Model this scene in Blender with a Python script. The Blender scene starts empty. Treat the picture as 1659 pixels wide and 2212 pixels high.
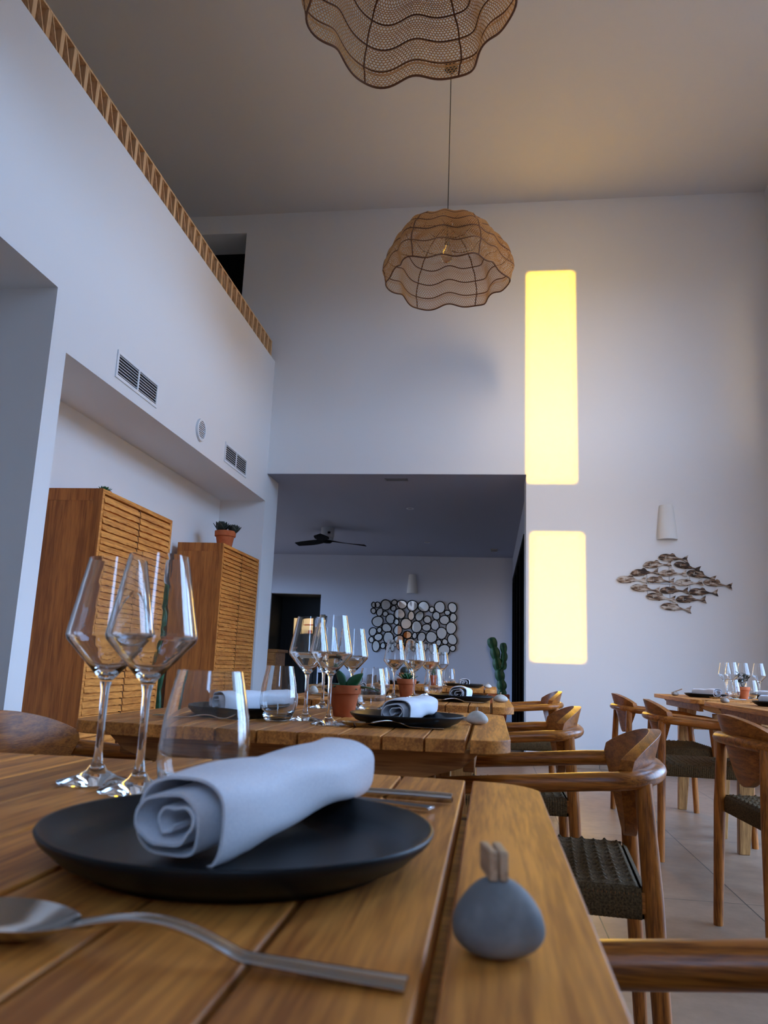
import bpy, bmesh, math, random
from math import sin, cos, pi, radians, sqrt, atan2
from mathutils import Vector, Matrix

random.seed(7)
scene = bpy.context.scene
COL = scene.collection

# ------------------------------------------------------------------ camera
CAM_Z = 0.867
TAB_Z = 0.740
cam_data = bpy.data.cameras.new('camera')
cam = bpy.data.objects.new('camera', cam_data)
COL.objects.link(cam)
r_ = Vector((0.99027509, 0.13411155, 0.03700457))
u_ = Vector((-0.00989581, -0.19740983, 0.9802711))
w_ = Vector((-0.13877075, 0.97110424, 0.1941629))
cam.matrix_world = Matrix(((r_.x, u_.x, -w_.x, 0), (r_.y, u_.y, -w_.y, 0), (r_.z, u_.z, -w_.z, CAM_Z), (0, 0, 0, 1)))
cam_data.sensor_fit = 'HORIZONTAL'
cam_data.sensor_width = 36.0
cam_data.lens = 1664.57 / 1659 * 36.0
cam_data.clip_start = 0.02
cam_data.dof.use_dof = True
cam_data.dof.focus_distance = 3.2
cam_data.dof.aperture_fstop = 16.0
scene.camera = cam

# ------------------------------------------------------------------ view
scene.view_settings.view_transform = 'Standard'
scene.view_settings.look = 'None'
scene.view_settings.gamma = 1.0
scene.view_settings.use_curve_mapping = False
scene.view_settings.exposure = 0.10
scene.cycles.max_bounces = 14
scene.cycles.diffuse_bounces = 6
scene.cycles.glossy_bounces = 6
scene.cycles.transmission_bounces = 12
scene.cycles.transparent_max_bounces = 12
scene.cycles.sample_clamp_indirect = 6.0

# ------------------------------------------------------------------ world: clear morning sky, warm round the low sun
SUN_DIR = Vector((0.02, 1.0, -0.0752)).normalized()      # the way the light travels
SKY_BLUE = (0.25, 0.50, 1.0)
SKY_STRENGTH = 12.0
GLOW = (1.0, 0.72, 0.38)
GLOW_STRENGTH = 120.0
SUN_STRENGTH = 28.0
SUN_COLOR = (1.0, 0.55, 0.01)

world = bpy.data.worlds.new('sky'); scene.world = world
world.use_nodes = True
nt = world.node_tree; nt.nodes.clear()
out = nt.nodes.new('ShaderNodeOutputWorld')
bg = nt.nodes.new('ShaderNodeBackground'); bg2 = nt.nodes.new('ShaderNodeBackground')
add = nt.nodes.new('ShaderNodeAddShader')
tc = nt.nodes.new('ShaderNodeTexCoord')
dot = nt.nodes.new('ShaderNodeVectorMath'); dot.operation = 'DOT_PRODUCT'
dot.inputs[1].default_value = (-SUN_DIR.x, -SUN_DIR.y, -SUN_DIR.z)
mx = nt.nodes.new('ShaderNodeMath'); mx.operation = 'MAXIMUM'; mx.inputs[1].default_value = 0
pw = nt.nodes.new('ShaderNodeMath'); pw.operation = 'POWER'; pw.inputs[1].default_value = 130
mul = nt.nodes.new('ShaderNodeMath'); mul.operation = 'MULTIPLY'; mul.inputs[1].default_value = GLOW_STRENGTH
nt.links.new(tc.outputs['Generated'], dot.inputs[0]); nt.links.new(dot.outputs['Value'], mx.inputs[0])
nt.links.new(mx.outputs[0], pw.inputs[0]); nt.links.new(pw.outputs[0], mul.inputs[0])
sep = nt.nodes.new('ShaderNodeSeparateXYZ'); nt.links.new(tc.outputs['Generated'], sep.inputs[0])
ramp = nt.nodes.new('ShaderNodeValToRGB')
ramp.color_ramp.elements[0].position = 0.0; ramp.color_ramp.elements[0].color = (0.04, 0.035, 0.03, 1)
ramp.color_ramp.elements[1].position = 1.0; ramp.color_ramp.elements[1].color = (*[c * 0.8 for c in SKY_BLUE], 1)
e = ramp.color_ramp.elements.new(0.49); e.color = (0.05, 0.045, 0.04, 1)
e = ramp.color_ramp.elements.new(0.52); e.color = (0.39, 0.59, 0.94, 1)
m01 = nt.nodes.new('ShaderNodeMath'); m01.operation = 'MULTIPLY_ADD'; m01.inputs[1].default_value = 0.5; m01.inputs[2].default_value = 0.5
nt.links.new(sep.outputs['Z'], m01.inputs[0]); nt.links.new(m01.outputs[0], ramp.inputs[0])
nt.links.new(ramp.outputs[0], bg.inputs['Color']); bg.inputs['Strength'].default_value = SKY_STRENGTH
bg2.inputs['Color'].default_value = (*GLOW, 1); nt.links.new(mul.outputs[0], bg2.inputs['Strength'])
nt.links.new(bg.outputs[0], add.inputs[0]); nt.links.new(bg2.outputs[0], add.inputs[1])
nt.links.new(add.outputs[0], out.inputs['Surface'])

sun_d = bpy.data.lights.new('sun', 'SUN'); sun_d.energy = SUN_STRENGTH; sun_d.color = SUN_COLOR; sun_d.angle = radians(0.53)
sun = bpy.data.objects.new('sun', sun_d); COL.objects.link(sun)
sun.rotation_euler = SUN_DIR.to_track_quat('-Z', 'Y').to_euler(); sun.location = (0, -6, 4)

def portal(loc, direction, sx, sy):
    d = bpy.data.lights.new('window_portal', 'AREA'); d.shape = 'RECTANGLE'; d.size = sx; d.size_y = sy
    d.cycles.is_portal = True
    o = bpy.data.objects.new('window_portal', d); COL.objects.link(o)
    o.location = loc; o.rotation_euler = Vector(direction).to_track_quat('-Z', 'Z').to_euler()

# openings in the shell (used for the walls and for the portals)
REAR_Y = -1.5; RIGHT_X = 2.75; CEIL_Z = 5.80; BACK_Y = 7.6; LEFT_X = -2.336
REAR_HOLES = [(0.17, 0.63, 3.40, 5.66), (0.21, 0.69, 1.655, 2.88)]
RIGHT_HOLES = [(2.0, 3.9, 0.03, 2.5), (4.1, 5.85, 0.03, 2.5), (2.2, 5.6, 3.25, 4.95)]
for x0, x1, z0, z1 in REAR_HOLES:
    portal(((x0 + x1) / 2, REAR_Y, (z0 + z1) / 2), (0, 1, 0), x1 - x0, z1 - z0)
FAR_LIGHT_HOLES = [(9.6, 12.8, 0.3, 2.45)]  # unseen opening added to bring sky light into the far room
for y0, y1, z0, z1 in FAR_LIGHT_HOLES:
    portal((-5.25, (y0 + y1) / 2, (z0 + z1) / 2), (1, 0, 0), y1 - y0, z1 - z0)
for y0, y1, z0, z1 in RIGHT_HOLES:
    portal((RIGHT_X + .02, (y0 + y1) / 2, (z0 + z1) / 2), (-1, 0, 0), y1 - y0, z1 - z0)

# ------------------------------------------------------------------ materials
def mat_base(name, color=(.8, .8, .8), rough=.5, metal=0.0, spec=.4):
    m = bpy.data.materials.new(name); m.use_nodes = True
    b = m.node_tree.nodes['Principled BSDF']
    b.inputs['Base Color'].default_value = (*color, 1); b.inputs['Roughness'].default_value = rough
    b.inputs['Metallic'].default_value = metal; b.inputs['Specular IOR Level'].default_value = spec
    return m

def N(m, t, **kw):
    n = m.node_tree.nodes.new(t)
    for k, v in kw.items():
        if k in n.inputs: n.inputs[k].default_value = v
        else: setattr(n, k, v)
    return n
def L(m, a, b): m.node_tree.links.new(a, b)

def coords(m, scale=(1, 1, 1), rnd=True):
    tc = N(m, 'ShaderNodeTexCoord'); mp = N(m, 'ShaderNodeMapping'); mp.inputs['Scale'].default_value = scale
    if rnd:
        oi = N(m, 'ShaderNodeObjectInfo'); mu = N(m, 'ShaderNodeMath', operation='MULTIPLY'); mu.inputs[1].default_value = 9.0
        L(m, oi.outputs['Random'], mu.inputs[0])
        ad = N(m, 'ShaderNodeVectorMath', operation='ADD'); L(m, tc.outputs['Object'], ad.inputs[0]); L(m, mu.outputs[0], ad.inputs[1])
        L(m, ad.outputs[0], mp.inputs['Vector'])
    else: L(m, tc.outputs['Object'], mp.inputs['Vector'])
    return mp.outputs['Vector']

def wood(name, dark, light, axis='y', scale=1.0, rough=.42, plank=None, bump=.25):
    m = mat_base(name, light, rough, spec=.28)
    b = m.node_tree.nodes['Principled BSDF']
    s = {'x': (2.2, 38, 38), 'y': (38, 2.2, 38), 'z': (38, 38, 2.2)}[axis]
    v = coords(m, tuple(k * scale for k in s))
    n1 = N(m, 'ShaderNodeTexNoise'); n1.inputs['Scale'].default_value = 1.0; n1.inputs['Detail'].default_value = 5; n1.inputs['Roughness'].default_value = .6
    n1.inputs['Distortion'].default_value = .6
    L(m, v, n1.inputs['Vector'])
    v2 = coords(m, tuple(k * scale * 6 for k in s))
    n2 = N(m, 'ShaderNodeTexNoise'); n2.inputs['Scale'].default_value = 1.0; n2.inputs['Detail'].default_value = 2
    L(m, v2, n2.inputs['Vector'])
    mixf = N(m, 'ShaderNodeMix', data_type='FLOAT'); mixf.inputs[0].default_value = .35
    L(m, n1.outputs['Fac'], mixf.inputs[2]); L(m, n2.outputs['Fac'], mixf.inputs[3])
    cr = N(m, 'ShaderNodeValToRGB')
    cr.color_ramp.elements[0].position = .40; cr.color_ramp.elements[0].color = (*dark, 1)
    cr.color_ramp.elements[1].position = .59; cr.color_ramp.elements[1].color = (*light, 1)
    L(m, mixf.outputs[0], cr.inputs[0])
    col = cr.outputs[0]
    if plank:                                            # every board cut from another log
        ax, w, off = plank
        tcn = N(m, 'ShaderNodeTexCoord'); sp = N(m, 'ShaderNodeSeparateXYZ'); L(m, tcn.outputs['Object'], sp.inputs[0])
        a1 = N(m, 'ShaderNodeMath', operation='SUBTRACT'); a1.inputs[1].default_value = off; L(m, sp.outputs[ax], a1.inputs[0])
        a2 = N(m, 'ShaderNodeMath', operation='DIVIDE'); a2.inputs[1].default_value = w; L(m, a1.outputs[0], a2.inputs[0])
        fl = N(m, 'ShaderNodeMath', operation='FLOOR'); L(m, a2.outputs[0], fl.inputs[0])
        wn = N(m, 'ShaderNodeTexWhiteNoise', noise_dimensions='1D'); L(m, fl.outputs[0], wn.inputs['W'])
        hs = N(m, 'ShaderNodeHueSaturation'); mr = N(m, 'ShaderNodeMapRange'); mr.inputs['To Min'].default_value = .78; mr.inputs['To Max'].default_value = 1.22
        L(m, wn.outputs['Value'], mr.inputs['Value']); L(m, mr.outputs[0], hs.inputs['Value']); L(m, col, hs.inputs['Color'])
        col = hs.outputs[0]
    L(m, col, b.inputs['Base Color'])
    bp = N(m, 'ShaderNodeBump'); bp.inputs['Strength'].default_value = bump; bp.inputs['Distance'].default_value = .0015
    L(m, mixf.outputs[0], bp.inputs['Height']); L(m, bp.outputs[0], b.inputs['Normal'])
    return m

def plaster(name, color, rough=.85):
    m = mat_base(name, color, rough, spec=.25); b = m.node_tree.nodes['Principled BSDF']
    v = coords(m, (1, 1, 1), False)
    n = N(m, 'ShaderNodeTexNoise'); n.inputs['Scale'].default_value = 60; n.inputs['Detail'].default_value = 4; L(m, v, n.inputs['Vector'])
    bp = N(m, 'ShaderNodeBump'); bp.inputs['Strength'].default_value = .08; bp.inputs['Distance'].default_value = .004
    L(m, n.outputs['Fac'], bp.inputs['Height']); L(m, bp.outputs[0], b.inputs['Normal'])
    return m

def noisy(name, c1, c2, scale=20, rough=.6, bump=.2, metal=0.0, spec=.5):
    m = mat_base(name, c1, rough, metal, spec); b = m.node_tree.nodes['Principled BSDF']
    v = coords(m, (1, 1, 1))
    n = N(m, 'ShaderNodeTexNoise'); n.inputs['Scale'].default_value = scale; n.inputs['Detail'].default_value = 5; L(m, v, n.inputs['Vector'])
    cr = N(m, 'ShaderNodeValToRGB'); cr.color_ramp.elements[0].position = .35; cr.color_ramp.elements[1].position = .65
    cr.color_ramp.elements[0].color = (*c1, 1); cr.color_ramp.elements[1].color = (*c2, 1)
    L(m, n.outputs['Fac'], cr.inputs[0]); L(m, cr.outputs[0], b.inputs['Base Color'])
    if bump:
        bp = N(m, 'ShaderNodeBump'); bp.inputs['Strength'].default_value = bump; bp.inputs['Distance'].default_value = .002
        L(m, n.outputs['Fac'], bp.inputs['Height']); L(m, bp.outputs[0], b.inputs['Normal'])
    return m

M = {}
M['wall'] = plaster('white_plaster', (.74, .73, .72))
M['ceiling'] = plaster('dimmed_ceiling_plaster', (.62, .60, .58))  # wall paint darkened and browned: the ceiling's shade put into the colour
M['far_wall'] = plaster('dimmed_far_room_plaster', (.54, .57, .66))  # plaster darkened and blued: the far room's dim light put into the colour
M['far_ceiling'] = plaster('dimmed_far_ceiling_plaster', (.34, .35, .42))  # darker still, the shade under this ceiling is in the colour too
M['table'] = wood('teak_table', (.32, .100, .018), (.68, .262, .050), 'y', 1.0, .50, plank=('X', .0775, -.42625))
M['table_leg'] = wood('teak_leg', (.26, .11, .032), (.54, .27, .085), 'z', 1.0, .5)
M['table_rail'] = wood('teak_rail', (.22, .075, .016), (.46, .19, .05), 'x', 1.0, .5)
M['chair'] = wood('oiled_teak', (.18, .050, .008), (.50, .160, .024), 'z', 1.4, .33)
M['chair_x'] = wood('oiled_teak_bent', (.18, .050, .008), (.50, .160, .024), 'x', 1.4, .30)
M['chair_y'] = wood('oiled_teak_panel', (.20, .058, .010), (.44, .140, .022), 'y', 1.8, .33)
M['cab_side'] = wood('cabinet_side', (.28, .078, .014), (.52, .160, .030), 'z', .55, .5, bump=.1)
M['cab_slat'] = wood('cabinet_slat', (.44, .14, .026), (.78, .32, .070), 'y', 1.1, .5, bump=.4)
M['lattice'] = wood('lattice_wood', (.55, .31, .14), (.78, .50, .26), 'z', .8, .55, bump=.1)
M['lattice_in'] = wood('lattice_wood_inner', (.09, .026, .007), (.15, .045, .013), 'z', .8, .6, bump=.1)  # dark copy of the lattice wood, shade put into the colour
M['cord'] = noisy('woven_cord', (.055, .030, .011), (.15, .088, .034), 260, .85, .3, spec=.2)
M['black_plate'] = mat_base('black_stoneware', (.008, .009, .010), .36, spec=.22)
M['steel'] = mat_base('polished_steel', (.62, .60, .57), .16, 1.0)
M['terracotta'] = noisy('terracotta', (.42, .095, .03), (.50, .13, .045), 30, .8, .15, spec=.2)
M['soil'] = noisy('soil', (.02, .014, .01), (.05, .035, .025), 80, .95, .8)
M['leaf'] = noisy('succulent_leaf', (.012, .07, .022), (.03, .14, .05), 30, .38, .05)
M['leaf_pale'] = noisy('pale_leaf', (.05, .11, .05), (.12, .20, .10), 40, .5, .05)
M['leaf_dark'] = noisy('dark_leaf', (.012, .016, .012), (.03, .04, .028), 40, .5, .05)
M['cactus'] = noisy('cactus_skin', (.010, .055, .022), (.025, .12, .045), 18, .45, .1)
M['stone'] = noisy('grey_pebble', (.17, .17, .17), (.33, .33, .32), 35, .75, .1)
M['stone_pale'] = noisy('pale_pebble', (.46, .40, .32), (.70, .65, .57), 30, .7, .1)
M['stone_brown'] = noisy('brown_pebble', (.22, .16, .12), (.34, .27, .21), 30, .7, .1)
M['peg'] = wood('peg_wood', (.42, .26, .15), (.62, .42, .26), 'y', 2, .6)
M['linen'] = noisy('white_linen', (.76, .76, .80), (.84, .84, .87), 700, .9, .08, spec=.1)
M['cane'] = mat_base('cane_net', (.52, .27, .10), .6, spec=.3)
M['cane_rib'] = mat_base('cane_rib', (.11, .040, .016), .6, spec=.3)
M['cable'] = mat_base('black_cable', (.02, .018, .015), .6)
M['brass'] = mat_base('brass_socket', (.20, .15, .09), .35, 1.0)
M['grille'] = mat_base('grille_white', (.72, .73, .75), .5)
M['duct'] = mat_base('duct_dark', (.015, .015, .017), .9)
M['plaster_lamp'] = plaster('lamp_plaster', (.74, .73, .70))
M['black'] = mat_base('black_frame', (.006, .006, .007), .8, spec=.05)
M['mirror'] = mat_base('mirror_glass', (.86, .88, .88), .02, 1.0)
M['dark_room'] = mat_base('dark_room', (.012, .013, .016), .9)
M['slate'] = mat_base('slate_panel', (.010, .014, .018), .7)
M['fan_white'] = mat_base('fan_housing', (.42, .43, .46), .5)
M['grey_metal'] = mat_base('grey_metal', (.25, .25, .26), .4, .6)
M['kitchen'] = plaster('kitchen_plaster', (.80, .74, .58))
M['wicker'] = noisy('wicker', (.10, .05, .025), (.22, .12, .06), 150, .8, .5)

def fish_mat():
    m = mat_base('carved_driftwood', (.3, .2, .1), .7); b = m.node_tree.nodes['Principled BSDF']
    v = coords(m, (14, 40, 60)); n = N(m, 'ShaderNodeTexNoise'); n.inputs['Scale'].default_value = 1.0; n.inputs['Detail'].default_value = 4
    L(m, v, n.inputs['Vector'])
    oi = N(m, 'ShaderNodeObjectInfo'); ad = N(m, 'ShaderNodeMath', operation='MULTIPLY_ADD'); ad.inputs[1].default_value = .2; ad.inputs[2].default_value = -.08
    L(m, oi.outputs['Random'], ad.inputs[0]); sm = N(m, 'ShaderNodeMath', operation='ADD'); L(m, ad.outputs[0], sm.inputs[0]); L(m, n.outputs['Fac'], sm.inputs[1])
    cr = N(m, 'ShaderNodeValToRGB'); E_ = cr.color_ramp.elements
    E_[0].position = .40; E_[0].color = (.035, .018, .010, 1); E_[1].position = .66; E_[1].color = (.58, .50, .42, 1)
    x = E_.new(.50); x.color = (.20, .11, .06, 1); x = E_.new(.56); x.color = (.34, .25, .18, 1)
    L(m, sm.outputs[0], cr.inputs[0]); L(m, cr.outputs[0], b.inputs['Base Color']); return m
M['fish'] = fish_mat()

def glass_mat():
    m = bpy.data.materials.new('clear_glass'); m.use_nodes = True
    t = m.node_tree; t.nodes.clear(); o = t.nodes.new('ShaderNodeOutputMaterial')
    g = t.nodes.new('ShaderNodeBsdfGlass'); g.inputs['IOR'].default_value = 1.5; g.inputs['Roughness'].default_value = 0.0
    g.inputs['Color'].default_value = (.985, .99, .99, 1)
    t.links.new(g.outputs[0], o.inputs['Surface']); return m
M['glass'] = glass_mat()
mb = mat_base('bulb_glass', (1, .85, .6), .02); bb = mb.node_tree.nodes['Principled BSDF']
bb.inputs['Transmission Weight'].default_value = 1.0; bb.inputs['IOR'].default_value = 1.45; M['bulb'] = mb

def floor_mat():
    m = mat_base('stone_tiles', (.3, .25, .2), .38, spec=.3); b = m.node_tree.nodes['Principled BSDF']
    tcn = N(m, 'ShaderNodeTexCoord'); mp = N(m, 'ShaderNodeMapping'); mp.inputs['Location'].default_value = (-.40 + .6, -4.62 + 6, 0)
    L(m, tcn.outputs['Object'], mp.inputs['Vector'])
    br = N(m, 'ShaderNodeTexBrick'); br.offset = 0; br.inputs['Scale'].default_value = 1.0
    br.inputs['Brick Width'].default_value = .6; br.inputs['Row Height'].default_value = 1.2; br.inputs['Mortar Size'].default_value = .0025; br.inputs['Mortar Smooth'].default_value = .1
    br.inputs['Color1'].default_value = (.33, .215, .140, 1); br.inputs['Color2'].default_value = (.37, .243, .160, 1); br.inputs['Mortar'].default_value = (.05, .045, .04, 1)
    L(m, mp.outputs[0], br.inputs['Vector'])
    n = N(m, 'ShaderNodeTexNoise'); n.inputs['Scale'].default_value = 9; n.inputs['Detail'].default_value = 8; n.inputs['Roughness'].default_value = .7; L(m, tcn.outputs['Object'], n.inputs['Vector'])
    mr = N(m, 'ShaderNodeMapRange'); mr.inputs['From Min'].default_value = .3; mr.inputs['From Max'].default_value = .7; mr.inputs['To Min'].default_value = .8; mr.inputs['To Max'].default_value = 1.15; L(m, n.outputs['Fac'], mr.inputs[0])
    hs = N(m, 'ShaderNodeHueSaturation'); L(m, br.outputs['Color'], hs.inputs['Color']); L(m, mr.outputs[0], hs.inputs['Value']); L(m, hs.outputs[0], b.inputs['Base Color'])
    bp = N(m, 'ShaderNodeBump'); bp.inputs['Strength'].default_value = .15; bp.inputs['Distance'].default_value = .002; L(m, n.outputs['Fac'], bp.inputs['Height']); L(m, bp.outputs[0], b.inputs['Normal'])
    return m
M['floor'] = floor_mat()

# ------------------------------------------------------------------ mesh helpers
class MB:
    def __init__(s): s.v = []; s.f = []
    def add(s, vs, fs):
        o = len(s.v); s.v += [tuple(v) for v in vs]; s.f += [tuple(i + o for i in f) for f in fs]; return s
    def box(s, x0, x1, y0, y1, z0, z1):
        return s.add([(x0, y0, z0), (x1, y0, z0), (x1, y1, z0), (x0, y1, z0), (x0, y0, z1), (x1, y0, z1), (x1, y1, z1), (x0, y1, z1)],
                     [(0, 3, 2, 1), (4, 5, 6, 7), (0, 1, 5, 4), (1, 2, 6, 5), (2, 3, 7, 6), (3, 0, 4, 7)])
    def prism(s, poly, z0, z1, mtx=None):                # polygon (x,y) counter-clockwise extruded in z
        n = len(poly); vs = [Vector((x, y, z0)) for x, y in poly] + [Vector((x, y, z1)) for x, y in poly]
        if mtx: vs = [mtx @ v for v in vs]
        return s.add(vs, [tuple(range(n - 1, -1, -1)), tuple(range(n, 2 * n))] + [(i, (i + 1) % n, n + (i + 1) % n, n + i) for i in range(n)])
    def lathe(s, prof, n=32, c=(0, 0, 0), lobes=None):   # (r,z) list; closed at r=0
        base = len(s.v); rings = []
        for r, z in prof:
            if r < 1e-6: s.v.append((c[0], c[1], c[2] + z)); rings.append([len(s.v) - 1])
            else:
                ring = []
                for k in range(n):
                    a = 2 * pi * k / n; rr = r * (lobes(a) if lobes else 1); s.v.append((c[0] + rr * cos(a), c[1] + rr * sin(a), c[2] + z)); ring.append(len(s.v) - 1)
                rings.append(ring)
        for A, B in zip(rings, rings[1:]):
            if len(A) == 1 and len(B) == 1: continue
            for k in range(n):
                k2 = (k + 1) % n
                if len(A) == 1: s.f.append((A[0], B[k2], B[k]))
                elif len(B) == 1: s.f.append((A[k], A[k2], B[0]))
                else: s.f.append((A[k], A[k2], B[k2], B[k]))
        return s
    def sweep(s, pts, sec, up=Vector((0, 0, 1)), cap=True):   # sec(i,t)-> list of (a,b) offsets: a sideways, b up
        pts = [Vector(p) for p in pts]; n = len(pts); base = len(s.v); m = None
        for i, p in enumerate(pts):
            t = (pts[min(i + 1, n - 1)] - pts[max(i - 1, 0)]).normalized()
            side = t.cross(up)
            if side.length < 1e-4: side = Vector((1, 0, 0))
            side.normalize(); upv = side.cross(t).normalized()
            q = sec(i, i / (n - 1)); m = len(q)
            for a, b in q: s.v.append(tuple(p + side * a + upv * b))
        for i in range(n - 1):
            for k in range(m):
                k2 = (k + 1) % m; s.f.append((base + i * m + k, base + i * m + k2, base + (i + 1) * m + k2, base + (i + 1) * m + k))
        if cap: s.f.append(tuple(base + k for k in range(m - 1, -1, -1))); s.f.append(tuple(base + (n - 1) * m + k for k in range(m)))
        return s
    def tube(s, pts, r, n=8, up=Vector((0, 0, 1))):
        rf = r if callable(r) else (lambda t: r)
        return s.sweep(pts, lambda i, t: [(rf(t) * cos(2 * pi * k / n), rf(t) * sin(2 * pi * k / n)) for k in range(n)], up)
    def build(s, name, mat, parent=None, smooth=False, bevel=0, seg=2, sharp=None):
        me = bpy.data.meshes.new(name); me.from_pydata(s.v, [], s.f); me.validate(); 
        b = bmesh.new(); b.from_mesh(me); bmesh.ops.recalc_face_normals(b, faces=b.faces); b.to_mesh(me); b.free()
        me.materials.append(M[mat] if isinstance(mat, str) else mat)
        o = bpy.data.objects.new(name, me); COL.objects.link(o)
        if parent: o.parent = parent
        if smooth or bevel: me.polygons.foreach_set('use_smooth', [True] * len(me.polygons))
        if bevel:
            md = o.modifiers.new('bevel', 'BEVEL'); md.width = bevel; md.segments = seg; md.limit_method = 'ANGLE'; md.angle_limit = radians(35)
            md.harden_normals = False
        if bevel or sharp: 
            try: me.set_sharp_from_angle(angle=radians(sharp or 40))
            except Exception: pass
        return o

def tag(o, label=None, cat=None, group=None, kind=None):
    if label: o['label'] = label
    if cat: o['category'] = cat
    if group: o['group'] = group
    if kind: o['kind'] = kind
    return o
def empty(name, loc, rz=0):
    o = bpy.data.objects.new(name, None); COL.objects.link(o); o.location = loc; o.rotation_euler = (0, 0, rz); o.empty_display_size = .1
    return o
KIDS = {}
def copy_tree(o, parent=None):
    c = o.copy(); COL.objects.link(c)
    if parent: c.parent = parent
    for k in [q for q in bpy.data.objects if q.parent == o]: copy_tree(k, c)
    return c
def struct(name, mb, mat, label=None):
    o = mb.build(name, mat); o['kind'] = 'structure'
    if label: o['label'] = label
    return o
def holed(mb, axis, pos, thick, u0, u1, z0, z1, holes):
    """wall slab in the plane axis=pos..pos+thick, u along the other axis, with rectangular holes (u0,u1,z0,z1)"""
    us = sorted({u0, u1, *[h[0] for h in holes], *[h[1] for h in holes]}); zs = sorted({z0, z1, *[h[2] for h in holes], *[h[3] for h in holes]})
    for a, b in zip(us, us[1:]):
        run = None
        for c, d in zip(zs, zs[1:]):
            inside = any(h[0] - 1e-6 <= a and b <= h[1] + 1e-6 and h[2] - 1e-6 <= c and d <= h[3] + 1e-6 for h in holes)
            if inside:
                if run: _slab(mb, axis, pos, thick, a, b, *run); run = None
            else: run = (run[0], d) if run else (c, d)
        if run: _slab(mb, axis, pos, thick, a, b, *run)
    return mb
def _slab(mb, axis, pos, thick, a, b, c, d):
    lo, hi = min(pos, pos + thick), max(pos, pos + thick)
    mb.box(lo, hi, a, b, c, d) if axis == 'x' else mb.box(a, b, lo, hi, c, d)

# ------------------------------------------------------------------ the room
OP_Z = 2.785; OP_R = .335; FAR_Y = 13.6; FAR_L = -5.2; FAR_R = .37; MEZ_Z = 4.03
struct('floor', MB().box(-5.5, RIGHT_X + .3, REAR_Y - .3, FAR_Y + .3, -.1, 0), 'floor')
struct('ceiling', MB().box(-4.8, RIGHT_X + .3, REAR_Y - .3, BACK_Y + .02, CEIL_Z, CEIL_Z + .15), 'ceiling')
wl = MB()
wl.box(-4.6, LEFT_X, 3.57, 3.72, 0, MEZ_Z)                       # pier between passage and niche
wl.box(-4.6, -2.82, 3.72, 7.59, 0, 2.49)                         # back of the niche
wl.box(-4.6, LEFT_X, 3.72, 7.59, 2.49, MEZ_Z)                    # above the niche
wl.box(-4.6, LEFT_X, 7.59, 8.04, 0, OP_Z); wl.box(-4.6, LEFT_X, 7.59, 7.6, OP_Z, MEZ_Z)
wl.box(-4.6, LEFT_X, REAR_Y - .2, 3.57, 2.802, MEZ_Z)            # above the passage
wl.box(-4.8, -4.6, REAR_Y - .2, BACK_Y, 0, CEIL_Z)               # outer skin
struct('wall_left', wl, 'wall')
wb = MB()
holed(wb, 'y', BACK_Y, .44, -4.8, RIGHT_X + .2, OP_Z, CEIL_Z, [(-3.75, -2.765, MEZ_Z, 5.575)])
wb.box(OP_R, RIGHT_X + .2, BACK_Y, BACK_Y + .44, 0, OP_Z)
struct('wall_back', wb, 'wall')
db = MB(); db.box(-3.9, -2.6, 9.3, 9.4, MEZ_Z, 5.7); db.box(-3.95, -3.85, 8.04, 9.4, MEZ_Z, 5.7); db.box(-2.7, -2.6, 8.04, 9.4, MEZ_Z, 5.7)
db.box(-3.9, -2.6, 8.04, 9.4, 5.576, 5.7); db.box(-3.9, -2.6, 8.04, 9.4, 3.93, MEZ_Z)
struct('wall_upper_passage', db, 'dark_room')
wr = MB(); holed(wr, 'x', RIGHT_X, .25, REAR_Y - .2, BACK_Y + .1, 0, CEIL_Z, RIGHT_HOLES); struct('wall_right', wr, 'wall')
wf = MB(); holed(wf, 'y', REAR_Y - .2, .2, -4.8, RIGHT_X + .2, 0, CEIL_Z, REAR_HOLES); struct('wall_rear', wf, 'wall')
# far room
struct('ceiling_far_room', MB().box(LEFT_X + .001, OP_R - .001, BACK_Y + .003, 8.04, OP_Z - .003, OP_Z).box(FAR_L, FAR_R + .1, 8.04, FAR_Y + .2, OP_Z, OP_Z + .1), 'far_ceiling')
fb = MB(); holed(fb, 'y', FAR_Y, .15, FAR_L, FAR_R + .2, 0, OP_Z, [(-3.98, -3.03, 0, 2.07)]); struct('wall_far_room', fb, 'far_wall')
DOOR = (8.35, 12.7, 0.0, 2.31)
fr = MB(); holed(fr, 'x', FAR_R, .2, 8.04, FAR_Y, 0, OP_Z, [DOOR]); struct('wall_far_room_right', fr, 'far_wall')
fl = MB(); holed(fl, 'x', FAR_L - .1, .1, 7.9, FAR_Y + .2, 0, OP_Z, FAR_LIGHT_HOLES); fl.box(FAR_L, -4.55, 7.94, 8.04, 0, OP_Z); struct('wall_far_room_left', fl, 'far_wall')
# black sliding door in the far room's right wall
d = empty('door_1', (FAR_R, 8.35, 0)); tag(d, kind='structure')
y1 = DOOR[1] - DOOR[0]
b = MB(); b.box(-.03, .12, 0, y1, 2.24, 2.31).box(-.03, .12, 0, y1, 0, .06)
for k in range(5):
    yy = k * (y1 - .09) / 4; b.box(-.03, .12, yy, yy + .09, .06, 2.24)
b.build('door_frame', 'black', d)
b = MB(); b.box(.05, .06, .09, y1 - .09, .06, 2.24); b.build('glass_pane', 'glass', d)
MB().box(.12, .14, 0, y1, 0, 2.31).build('blackout_panel', 'slate', d)  # panel added behind the glass to shut out daylight and keep it dark
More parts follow.
